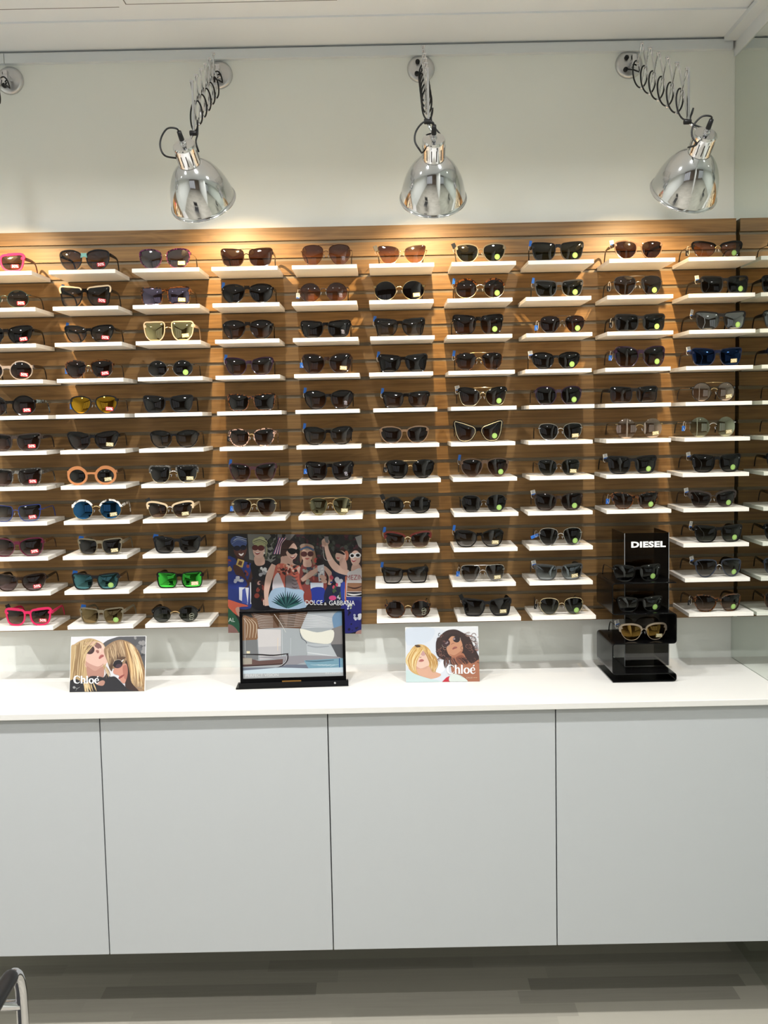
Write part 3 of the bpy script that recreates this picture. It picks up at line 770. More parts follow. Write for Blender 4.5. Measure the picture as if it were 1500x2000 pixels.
def sticker_mesh(kind):
    """flat price sticker facing -y, centred at the origin"""
    m = MB()
    def rrect(w, h, rad, y, mi):
        pts = []
        for cx, cz, a0 in ((w - rad, h - rad, 0), (-w + rad, h - rad, 90), (-w + rad, -h + rad, 180), (w - rad, -h + rad, 270)):
            for s in range(4):
                a = R(a0 + 30 * s); pts.append((cx + rad * math.cos(a), y, cz + rad * math.sin(a)))
        m.add(pts, [tuple(range(len(pts)))], mi)
    def disc(r0, y, mi, cx=0, cz=0):
        m.add([(cx + r0 * math.cos(2 * math.pi * i / 24), y, cz + r0 * math.sin(2 * math.pi * i / 24)) for i in range(24)], [tuple(range(24))], mi)
    def txt(s, size, y, mi, dz=0.0, xs=1.0, dx=0.0, bold=0.02):
        vs, fs = text_mesh(s, size, xs=xs, bold=bold)
        m.add([(a + dx, y, b + dz) for a, b in vs], fs, mi)
    if kind == 'r50':
        rrect(.0108, .0056, .0025, 0, 0); txt('50%', .0108, -.0002, 1)
        mats = [principled('sticker_red', (196, 34, 48), .5), WHITEINK]
    elif kind in ('g20', 'p20'):
        rrect(.0102, .0056, .0012, 0, 0); txt('20%', .0110, -.0002, 1)
        mats = [principled('sticker_gold', (168, 152, 108), .4) if kind == 'g20' else principled('sticker_pale', (205, 170, 140), .4), principled('sticker_pale_ink', (244, 236, 205), .5)]
    elif kind == 'dot':
        disc(.0078, 0, 0)
        for s in range(3):
            z = .0028 - .0028 * s
            m.sweep([(-.004 + .001 * s, -.0002, z - .0012), (-.001, -.0002, z + .0006), (.002, -.0002, z - .0002), (.0045 - .0008 * s, -.0002, z + .0016)], (.0004, .0001, 4), 1, up=(0, 1, 0))
        mats = [principled('sticker_green', (142, 180, 96), .5), principled('sticker_green_ink', (196, 224, 150), .5)]
    elif kind == 'rb':
        pts = [(.0066 * math.cos(a), 0, .004 + .0066 * math.sin(a)) for a in [2 * math.pi * i / 28 for i in range(29)]]
        m.tube(pts, .00028, 0, 4)
        vs, fs = text_mesh('Ray-Ban', .0034, bold=.02)
        ca, sa = math.cos(R(18)), math.sin(R(18))
        m.add([(a * ca - b * sa, -.0001, .004 + a * sa + b * ca) for a, b in vs], fs, 0)
        for q in ((-.0045, -.0035, -.0045, -.0085), (-.0045, -.0085, .0045, -.0085), (.0045, -.0085, .0045, -.0035)):
            m.tube([(q[0], 0, q[1]), (q[2], 0, q[3])], .0004, 0, 4)
        mats = [principled('lens_stamp', (196, 198, 176), .5)]
    else:
        rr = random.Random(3)
        for s in range(4):
            z = .0045 - .003 * s; x = -.0045 + .0006 * s; pts = []
            for q in range(7):
                pts.append((x + q * .0014, 0, z + rr.uniform(-.0013, .0013)))
            m.tube(pts, .0004, 0, 4)
        mats = [principled('lens_script', (214, 208, 224), .5)]
    me = bpy.data.meshes.new('sticker')
    me.from_pydata(m.v, [], m.f)
    for q in mats: me.materials.append(q)
    for i, p in enumerate(me.polygons): p.material_index = m.mi[i]
    return me
STICK = {k: sticker_mesh(k) for k in ('r50', 'g20', 'p20', 'dot', 'rb', 'sp')}

TAGMAT = {'blue': principled('tag_blue', (44, 104, 190), .4), 'black': principled('tag_black', (26, 26, 28), .4), 'white': principled('tag_white', (218, 214, 204), .5)}
TAGBAR = principled('tag_print', (70, 78, 110), .5)
def tag_part(kind, W, ht, y0, root, flip=False):
    m = MB()
    base = 'blue' if kind.startswith('blue') else ('black' if kind.startswith('black') else 'white')
    x = -W / 2 - 0.001
    if kind == 'bluebig': w, h, cz, cx, rot = .013, .0045, ht - .012, x - .004, -18
    elif kind.endswith('low'): w, h, cz, cx, rot = .0052, .0075, ht - .016, x - .003, 4
    elif kind == 'blue': w, h, cz, cx, rot = .0040, .0080, ht + .0155, x + .0015, 10
    elif kind == 'bluehi': w, h, cz, cx, rot = .0068, .0062, ht + .010, x + .0015, 14
    elif kind == 'blackhi': w, h, cz, cx, rot = .0062, .0078, ht + .013, x - .001, -24
    elif kind == 'whitehi': w, h, cz, cx, rot = .0048, .0092, ht + .012, x + .001, 10
    else: w, h, cz, cx, rot = .0072, .0066, ht + .012, x + .002, -10
    yy = y0 + .02
    M = Matrix.Translation((cx, yy, cz)) @ Matrix.Rotation(R(rot), 4, 'Y') @ Matrix.Rotation(R(22), 4, 'Z')
    b = len(m.v)
    m.box(-w, w, -.0006, .0006, -h, h, 0)
    if base == 'white':
        m.box(-w * .98, w * .98, -.0008, -.0006, -h * .98, -h * .55, 2)
        for q in range(3): m.box(-w * .7, w * (.7 - .3 * (q % 2)), -.0008, -.0006, h * (.6 - .38 * q), h * (.74 - .38 * q), 1)
    m.v[b:] = [tuple(M @ Vector(q)) for q in m.v[b:]]
    # the loop round the temple
    lo = min(cz - h * .8, ht - .005); hi = max(cz - h * .6 if cz > ht else ht + .004, ht + .004)
    pts = []
    for i in range(17):
        a = 2 * math.pi * i / 16
        pts.append((x + .0035 * math.cos(a), yy + .0012 * math.sin(a), (lo + hi) / 2 + (hi - lo) / 2 * math.sin(a)))
    to = m.build('price_tag', [TAGMAT[base], TAGBAR, TAGMAT['blue'], TAGMAT['white']], root)
    m = MB(); m.tube(pts, .0004, 0, 5, cap=False)
    m.build('tag_loop', TAGMAT['white'], to)
    return to

def sunglasses(c, r, x, W, H, shape, style, frame, lens, sticker, tg, yaw, temple, word, look, loc=None, group='sunglasses on the wall shelves', label=None):
    rnd = random.Random(c * 31 + r * 7)
    if loc is None:
        loc = (x, -0.145, ROW0 - DZ * (r - 1) + 0.0055 + 0.0004 + 0.0139 * math.tan(TILT))
    root = empty('sunglasses', loc, (TILT if c else 0.0, 0, R(yaw + rnd.uniform(-1.6, 1.6))))
    tag(root, label or f'{look}, {ORD[r]} shelf down, {ORD[c]} column', 'sunglasses', group)
    metal = style in ('m', 'd', 'm2', 'r', 'pm0')
    t = {'m': .0012, 'm2': .0016, 'd': .0014, 'r': .0006, 'c': .0026, 'cd': .0022}.get(style, .0023)
    if shape == 'keyround': t = .0062
    if shape in ('bway', 'scat') or style == 'pt': t = .0027
    if frame in ('pink', 'magenta', 'orange'): t = max(t, .0046)
    if lens == 'dk' and frame == 'mblk': t = .0028
    th = .0020 if metal else .0040
    e = .0035 if metal else .0015
    g = .0112 if not metal else .0138
    if shape in ('round', 'roundcat', 'keyround', 'bround', 'navig'): g = .0165
    if shape == 'bround': g = .019
    a = (W / 2 - g / 2 - e - 2 * t) / 2
    b = (H - 2 * t) / 2
    if shape in ('round', 'roundcat', 'keyround', 'bround'):
        a = min(a, b * 1.2); 
        g = W - 2 * e - 4 * t - 4 * a
        g = min(g, .022)
        e = W / 2 - g / 2 - 2 * t - 2 * a
    zc = b + t
    wrap = 1.5
    X0 = g / 2 + t + a
    fm = FR[frame]
    lm = FR['lgold'] if (style == 'c' and frame in ('tort', 'camo', 'dred', 'cream')) or style == 'cd' else (FR['gold'] if frame == 'marb' else fm)
    out = catmull(SHAPES[shape], 4)
    nn = len(out)
    wy = lambda xx: wrap * xx * xx
    # ---- the front: rims and bridge
    m = MB()
    for s in (-1, 1):
        P2 = [(s * (X0 + px * a), zc + pz * b) for px, pz in out]
        rings = [[], [], [], []]
        tt = []
        for i in range(nn):
            p0, p1 = P2[i - 1], P2[(i + 1) % nn]
            tx, tz = p1[0] - p0[0], p1[1] - p0[1]
            l = math.hypot(tx, tz) or 1
            nx, nz = -tz / l, tx / l
            cx, cz = P2[i][0] - s * X0, P2[i][1] - zc
            if nx * cx + nz * cz < 0: nx, nz = -nx, -nz
            k = t
            ox = out[i][0]
            if not metal:
                if style in ('c', 'cd'):
                    k = (.0052 if out[i][1] > .15 + .25 * (1 - max(0, ox)) * .5 else .0009) if style == 'c' else (.0030 if (out[i][1] > .55 and ox > -.5) else .0010)
                else:
                    k = t * (1 + .55 * max(0, nz) * (1 if ox > -.4 else .6))
                    if out[i][1] > .55 and ox > .6: k = t * 1.5
            tt.append(k)
            px, pz = P2[i]
            qx, qz = px + nx * k, pz + nz * k
            hh = th if k > .0011 or metal else .0018
            rings[0].append((px, wy(px) - hh * .35, pz)); rings[1].append((qx, wy(qx) - hh * .5, qz))
            rings[2].append((qx, wy(qx) + hh * .5, qz)); rings[3].append((px, wy(px) + hh * .35, pz))
        base = len(m.v)
        for rg in rings: m.v += rg
        for i in range(nn if style != 'r' else 0):
            j = (i + 1) % nn
            thin = style in ('c', 'cd') and (tt[i] < .0012 or tt[j] < .0012)
            for q in range(4):
                q2 = (q + 1) % 4
                m.f.append((base + q * nn + i, base + q * nn + j, base + q2 * nn + j, base + q2 * nn + i))
                m.mi.append(1 if thin else 0); m.sm.append(metal or style in ('c', 'cd'))
            if style == 'pw' and out[i][1] > .55: m.mi[-4:] = [2] * 4
    zb_ = zc + b * (.34 if not metal else .30)
    xb = g / 2 + t * .6
    plast = {'way': .60, 'rect': .62, 'bway': .56, 'cat': .48, 'bcat': .50, 'scat': .16, 'panto': .50, 'geo': .50, 'avi': .66, 'round': .36, 'keyround': .34}
    thinbridge = metal or style in ('c', 'cd', 'pm', 'pd')
    if thinbridge:
        bmi = 3
        pts = [(-xb - .001, wy(xb), zb_ - .002), (-xb * .6, wy(xb) - .001, zb_ + .0015), (0, -.001, zb_ + .0028), (xb * .6, wy(xb) - .001, zb_ + .0015), (xb + .001, wy(xb), zb_ - .002)]
        m.tube(catmull(pts, 4, False), .0010 if metal else .0012, bmi, 8)
    else:
        zb_ = zc + b * plast.get(shape, .5)
        hb = b * (.18 if shape not in ('round', 'keyround', 'panto') else .14)
        if style == 'pt': hb = .005
        arch = .0016
        pts = []; pr = []
        for i in range(9):
            u = -1 + i / 4
            xx = u * (xb + t * .4)
            pts.append((xx, wy(xx), zb_ + arch * (1 - u * u) + (.001 if abs(u) > .9 else 0)))
            pr.append((th * .48, hb * (1 + .45 * u * u), 4))
        m.sweep(pts, pr, 2 if style == 'pt' else 0, smooth=False)
    if style in ('d', 'cd', 'pd') :
        zt_ = zc + b * (.93 if shape != 'round' else .96)
        xx = g / 2 + t + a * .62
        pts = [(-xx, wy(xx), zt_ + .001), (-xx * .4, wy(xx * .4) - .001, zt_ + .0022), (xx * .4, wy(xx * .4) - .001, zt_ + .0022), (xx, wy(xx), zt_ + .001)]
        m.tube(catmull(pts, 4, False), .0008, 3, 8)
    if style == 'pg':   # pale inner rims
        for s in (-1, 1):
            pts = [(s * (X0 + px * a), wy(X0 + px * a) - th * .55, zc + pz * b) for px, pz in out]
            m.tube(pts + [pts[0], pts[1]], .0010, 3, 6, cap=False)
    # end pieces
    zh = zc + b * (.58 if not metal else .45)
    if shape in ('round', 'roundcat', 'bround', 'keyround'): zh = zc + b * (.45 if shape != 'keyround' else .62)
    for s in (-1, 1):
        xo = X0 + a * .86
        pts = [(s * xo, wy(xo), zh + (.0 if metal else .001)), (s * (W / 2 - .002), wy(W / 2), zh), (s * W / 2 * .995, wy(W / 2) + .006, zh)]
        hh = .0012 if metal else .0036
        if style in ('c', 'cd') or shape == 'roundcat': hh = .0026
        m.sweep(pts, [(.0014, hh, 4), (.0014, hh, 4), (.0014, hh, 4)], 0, smooth=False)
        if frame in ('blk',) and shape in ('avi', 'way', 'round') or (c, r) in ((9, 1), (5, 3), (7, 5)):
            m.box(s * (W / 2 - .0055) - .0012, s * (W / 2 - .0055) + .0012, wy(W / 2) - .0032, wy(W / 2) - .0014, zh + .0002, zh + .0018, 4)
    fm3 = FR['gold'] if frame in ('blk', 'gold', 'tort', 'ltort', 'ptort', 'marb', 'peach', 'clear') else (FR['silver'] if frame in ('camo', 'bluegrey', 'cream') else lm)
    if frame in ('dbr', 'bronze', 'teal', 'silver', 'lgold', 'bluem'): fm3 = fm
    if (c, r) in ((7, 2),): fm3 = FR['silver']
    if style == 'pg': fm3 = FR['ring_gold']
    extra = FR['turq'] if style == 'pt' else (FR['cream'] if style == 'pw' else fm)
    if style != 'r' or True:
        m.build('frame', [fm, lm, extra, fm3, FR['silverdot']], root, sharp=R(40))
    # ---- lenses
    bulge = .0030 if shape != 'roundcat' else .0008
    for s in (-1, 1):
        m = MB()
        vs = [(s * X0, wy(X0) - bulge, zc)]
        for q in (.3, .55, .8, 1.0):
            for px, pz in out:
                xx = s * (X0 + px * a * q * 1.012); zz = zc + pz * b * q * 1.012
                vs.append((xx, wy(xx) - bulge * (1 - q * q), zz))
        fs = [(0, 1 + i, 1 + (i + 1) % nn) for i in range(nn)]
        for q in range(3):
            for i in range(nn):
                j = (i + 1) % nn
                fs.append((1 + q * nn + i, 1 + q * nn + j, 1 + (q + 1) * nn + j, 1 + (q + 1) * nn + i))
        m.add(vs, fs, 0, True)
        m.build('lens', LN[lens], root)
    # ---- temples
    y0 = wy(W / 2) + .006
    tm = FR[temple]
    thin_t = temple in ('gold', 'silver', 'gun', 'lgold', 'bluem') or metal
    for s in (-1, 1):
        m = MB()
        xh = s * W / 2 * .993
        pts = [(xh, y0 - .002, zh), (xh, y0 + .03, zh + .001), (xh - s * .001, y0 + .065, zh + .0015), (xh - s * .004, y0 + .092, zh), (xh - s * .006, y0 + .106, zh - .006), (xh - s * .007, y0 + .116, zh - .018), (xh - s * .0075, y0 + .121, max(.003, zh - .032))]
        hs = [(.0009, .0010), (.0009, .0010), (.0009, .0010), (.0013, .0016), (.0017, .0022), (.0017, .0024), (.0016, .0022)] if thin_t else [(.0018, .0054), (.0017, .0048), (.0016, .0040), (.0016, .0036), (.0017, .0036), (.0017, .0036), (.0016, .0032)]
        if c == 0 and s == 1:      # on the stand this temple is folded in behind the lenses
            pts = [(xh, y0 - .002, zh), (xh - .010, y0 + .009, zh), (xh - .050, y0 + .014, zh - .001), (xh - .085, y0 + .016, zh - .002), (xh - .100, y0 + .017, zh - .006), (xh - .110, y0 + .018, zh - .014), (xh - .115, y0 + .018, max(.004, zh - .024))]
        P3 = catmull(pts, 3, False)
        H3 = []
        for i in range(len(P3)):
            u = min(i / 3, len(hs) - 1.0001); k = int(u); f = u - k
            H3.append((hs[k][0] * (1 - f) + hs[k + 1][0] * f, hs[k][1] * (1 - f) + hs[k + 1][1] * f, 8))
        if thin_t and temple in ('gold', 'silver', 'gun', 'lgold'):
            c_ = len(P3) - 10
            m.sweep(P3[:c_ + 1], H3[:c_ + 1], 0, True, up=(0, 0.3, 1))
            to = m.build('temple', tm, root)
            m = MB(); m.sweep(P3[c_:], H3[c_:], 0, True, up=(0, 0.3, 1))
            m.build('temple_tip', FR['dbr'] if temple in ('gold', 'lgold') else FR['blk'], to)
        else:
            m.sweep(P3, H3, 0, True, up=(0, 0.3, 1))
            m.build('temple', tm, root)
    if metal or style in ('c', 'cd', 'pm'):
        for s in (-1, 1):
            m = MB()
            m.lathe([(.0002, -.001), (.0022, -.0006), (.0028, 0), (.0022, .0007), (.0002, .001)],
                    Matrix.Translation((s * (g / 2 - .001), wy(g / 2) + .006, zc - b * .12)) @ Matrix.Rotation(R(70 * s), 4, 'Y') @ Matrix.Scale(1.7, 4, (1, 0, 0)), 10)
            m.tube([(s * (g / 2 - .001), wy(g / 2) + .006, zc - b * .1), (s * g / 2, .003, zc + b * .05), (s * (g / 2 + t * .6), .0012, zc + b * .02)], .0006, 1, 5)
            m.build('nose_pad', [HIGHLIGHT_PAD, fm3], root)
    # ---- sticker on the lens and hang tag on the temple
    if sticker:
        ax, az = (.30, -.50) if sticker not in ('rb', 'sp') else (.35, -.35)
        xx = X0 + a * ax; zz = zc + b * az
        rr2 = 0.5 * (ax * ax + az * az)
        so = link_mesh('sticker', STICK[sticker], root)
        sy = 2 * wrap * xx + bulge * 2 * (ax) / a
        sz = bulge * 2 * az / b
        so.location = (xx, wy(xx) - bulge * (1 - (ax * ax + az * az)) - .0010, zz)
        so.rotation_euler = (R(0) + math.atan(-sz) * -1 * -1, R(rnd.uniform(-8, 8)), math.atan(sy))
        if sticker in ('r50', 'g20', 'p20', 'dot'):
            so['label'] = {'r50': 'red 50% price sticker', 'g20': 'gold 20% price sticker', 'p20': 'pale 20% price sticker', 'dot': 'round green sticker'}[sticker]
    if tg:
        tag_part(tg, W, zh, y0, root)
    return root

for gdef in GLASSES:
    sunglasses(*gdef)

# ------------------------------------------------------------------ scissor lamps
def scissor_lamp(mx, mz, ex, ey, ez, rim, lean, tilt, label, swing=1):
    """mount on the wall at (mx, mz); arm ends at (ex, ey, ez) (middle of the last links); shade rim centred at rim"""
    root = empty('scissor_lamp', (mx, WY, mz))
    tag(root, label, 'wall lamp', 'chrome scissor lamps above the oak board')
    inv = Matrix.Translation((-mx, -WY, -mz))
    T = lambda p: tuple(inv @ Vector(p))
    # wall plate
    m = MB()
    Mr = Matrix.Rotation(R(90), 4, 'X')
    m.lathe([(.0001, .011), (.030, .011), (.036, .009), (.040, .004), (.0405, 0.0005)], Mr, 40)
    m.build('wall_plate', SATIN, root)
    for kx, kz in ((-.010, .016), (-.013, -.018)):
        m = MB(); m.lathe([(.0001, .021), (.005, .021), (.0066, .019), (.0066, .0105)], Matrix.Translation((kx, 0, kz)) @ Mr, 16)
        m.build('knob', BLACKP, root)
    m = MB()
    m.lathe([(.0001, .040), (.006, .040), (.007, .038), (.007, .0105)], Matrix.Translation((0.004, 0, 0)) @ Mr, 16)
    m.box(-.002, .010, -.052, -.036, -.022, .012)
    m.build('swivel', CHROME, root)
    # scissor bars
    n = 6
    A = Vector((mx + .004, WY - .048, mz - .005)); B = Vector((ex, ey, ez))
    hh = .062
    d = (B - A) / n
    side = Vector((1, 0, 0)) - d.normalized() * d.normalized().x
    side.normalize()
    topv = Vector((0, 0, 1)) * hh
    tops = [A + d * i + topv for i in range(n + 1)]; bots = [A + d * i - topv for i in range(n + 1)]
    def bar(p, q, off, start=0.0, end=1.0):
        m = MB()
        p, q = p + side * off, q + side * off
        p2 = p.lerp(q, start); q2 = p.lerp(q, end)
        m.sweep([T(p2), T(q2)], (.0014, .0046, 4), 0, False, up=(0, 1, 0))
        return m
    for i in range(n):
        s0 = 0.5 if i == 0 else 0.0
        bar(tops[i], bots[i + 1], .0022, s0 if i == 0 else 0.0, 1).build('scissor_bar', CHROME, root, bevel=0.0006)
        bar(bots[i], tops[i + 1], -.0022, s0 if i == 0 else 0.0, 1).build('scissor_bar', CHROME, root, bevel=0.0006)
    m = MB()
    last_top, last_bot = tops[n], B - topv * 1.05
    p, q = tops[n] + side * .0022, last_bot + side * .0022
    m.sweep([T(p), T(q)], (.0026, .0050, 4), 0, False, up=(0, 1, 0))
    m.build('end_bar', CHROME, root, bevel=0.0008)
    for i in range(n + 1):
        for pp in ((tops[i],) if i else ()) + ((bots[i],) if i else ()):
            m = MB()
            Mx = Matrix.Translation(T(pp)) @ side.to_track_quat('Z', 'Y').to_matrix().to_4x4()
            m.lathe([(.0001, -.005), (.0034, -.005), (.0038, -.0042), (.0038, .0042), (.0034, .005), (.0001, .005)], Mx, 10)
            m.build('pivot_pin', CHROME, root)
    # lamp head
    rim = Vector(rim)
    ax = Vector((math.sin(R(lean)), math.sin(R(tilt)) * math.cos(R(lean)), -math.cos(R(tilt)) * math.cos(R(lean)))).normalized()  # from cap to rim
    upv = -ax
    q = upv.to_track_quat('Z', 'Y').to_matrix().to_4x4()
    Mh = inv @ Matrix.Translation(rim) @ q @ Matrix.Scale(.965, 4)
    m = MB()
    po = [(.0905, .0005), (.0910, .002), (.0895, .0035), (.0868, .0045), (.0858, .012), (.0838, .027), (.0800, .044), (.0742, .062), (.0660, .080), (.0560, .096), (.0455, .108), (.0360, .116), (.0300, .120)]
    pi = [(max(r_ - .0012, .001), h_ - .0006) for r_, h_ in reversed(po)]
    m.lathe(po, Mh, 56, 0)
    m.lathe(pi, Mh, 56, 1)
    m.build('lamp_shade', [ALU, ALU_IN], root, recalc=False)
    m = MB()
    m.lathe([(.0288, .117), (.0292, .121), (.0292, .166), (.0298, .168), (.0298, .172), (.0280, .1765), (.018, .1785), (.0001, .179)], Mh, 40)
    for i in range(14):
        a = 2 * math.pi * i / 14
        Ms = Mh @ Matrix.Rotation(a, 4, 'Z')
        b0 = len(m.v); m.box(.0285, .0295, -.0012, .0012, .128, .158, 1)
        m.v[b0:] = [tuple(Ms @ Vector(v)) for v in m.v[b0:]]
    m.build('socket_housing', [ALU, principled('housing_slot', (58, 52, 46), .6)], root, sharp=R(35))
    m = MB(); m.lathe([(.0085, .178), (.0085, .184), (.0072, .1845), (.0072, .189), (.0001, .189)], Mh, 20)
    m.build('ferrule', CHROME, root)
    m = MB(); m.lathe([(.0062, .188), (.0066, .192), (.0056, .214), (.0001, .2145)], Mh, 16)
    m.build('strain_relief', BLACKP, root)
    m = MB()
    m.lathe([(.0001, .109), (.010, .1095), (.016, .112), (.0185, .115), (.018, .119), (.0001, .119)], Mh, 20)
    m.build('bulb', BULB, root)
    # joint between the last bar and the housing
    hb = Mh @ Vector((0, 0.0295, .160))
    jt = Vector(T(q_)) if (q_ := last_bot) is not None else None
    m = MB()
    m.tube([jt, (jt + hb) / 2 + Vector((0, .004, .002)), hb], .0036, 0, 10)
    m.lathe([(.0001, -.009), (.006, -.009), (.0068, -.007), (.0068, .007), (.006, .009), (.0001, .009)], Matrix.Translation(jt) @ Matrix.Rotation(R(90), 4, 'Y'), 14, 1)
    m.build('head_joint', [CHROME, BLACKP], root)
    # cord: coils along the lower half of the arm, then a loop into the top of the head
    pts = [Vector((-.012, -.018, -.018)), Vector((.004, -.040, -.028))]
    turns = n
    st = 14
    for i in range(turns * st + 1):
        u = i / (turns * st)
        c0 = Vector(T(A + d * n * u - topv * .5))
        a = 2 * math.pi * i / st
        dn = d.normalized()
        pts.append(c0 + side * (.013 * math.cos(a)) + Vector((0, 0, 1)) * (.034 * math.sin(a)) + dn * (.006 * math.cos(a)))
    capt = Mh @ Vector((0, 0, .214))
    upd = (Mh.to_3x3() @ Vector((0, 0, 1))).normalized()
    sd = Vector((-1, 0, 0)) * swing
    m = MB()
    m.tube(catmull([tuple(p_) for p_ in pts], 2, False), .0022, 0, 7)
    side_in = Mh @ Vector((0, 0, .140)) + sd * .030 + Vector((0, .008, 0))
    loop = [capt - upd * .004, capt + upd * .008 + sd * .004, capt + sd * .026 + upd * .008, capt + sd * .044 - Vector((0, 0, .014)), capt + sd * .047 - Vector((0, 0, .038)), capt + sd * .036 - Vector((0, 0, .058)), side_in]
    m.tube(catmull([tuple(p_) for p_ in loop], 5, False), .0023, 0, 7)
    loop2 = [pts[-1], Vector(T(B - topv * 1.0)) + Vector((.010, .004, -.004)), hb + Vector((.02, .0, .004)), hb + Vector((.026, .004, -.02))]
    m.tube(catmull([tuple(p_) for p_ in loop2], 4, False), .0022, 0, 7)
    m.build('cord', RUBBER, root)
    # the lamp's own light, in front of the bulb
    ld = bpy.data.lights.new('bulb_light', 'SPOT'); ld.energy = LAMP_W; ld.color = LAMP_COL; ld.shadow_soft_size = 0.008
    ld.spot_size = R(80); ld.spot_blend = 0.75
    lo = bpy.data.objects.new('bulb_light', ld); col.objects.link(lo); lo.parent = root
    lo.matrix_local = Matrix.Translation(Mh @ Vector((0, 0, .104))) @ q
    return root

E_ = EYE
scissor_lamp(-1.0818, 1.0722 + E_, -1.10, -0.44, 0.835 + E_, (-1.10, -.36, .615 + E_), 0, 48, 'chrome scissor lamp at the cut edge, only its wall plate in view', 1)
scissor_lamp(-0.4622, 1.0761 + E_, -0.4640, -0.41, 0.841 + E_, (-0.4575, -.33, .622 + E_), 8, 48, 'chrome scissor lamp with its shade turned towards the neighbouring lamp', 1)
scissor_lamp(0.1361, 1.082 + E_, 0.1285, -0.455, 0.844 + E_, (0.1445, -.36, .6135 + E_), 1, 48, 'middle chrome scissor lamp, its shade hanging straight', 1)
scissor_lamp(0.7523, 1.0816 + E_, 0.7710, -0.47, 0.826 + E_, (0.7885, -.38, .6085 + E_), -6, 48, 'chrome scissor lamp beside the mirror, arm seen side-on', 1)

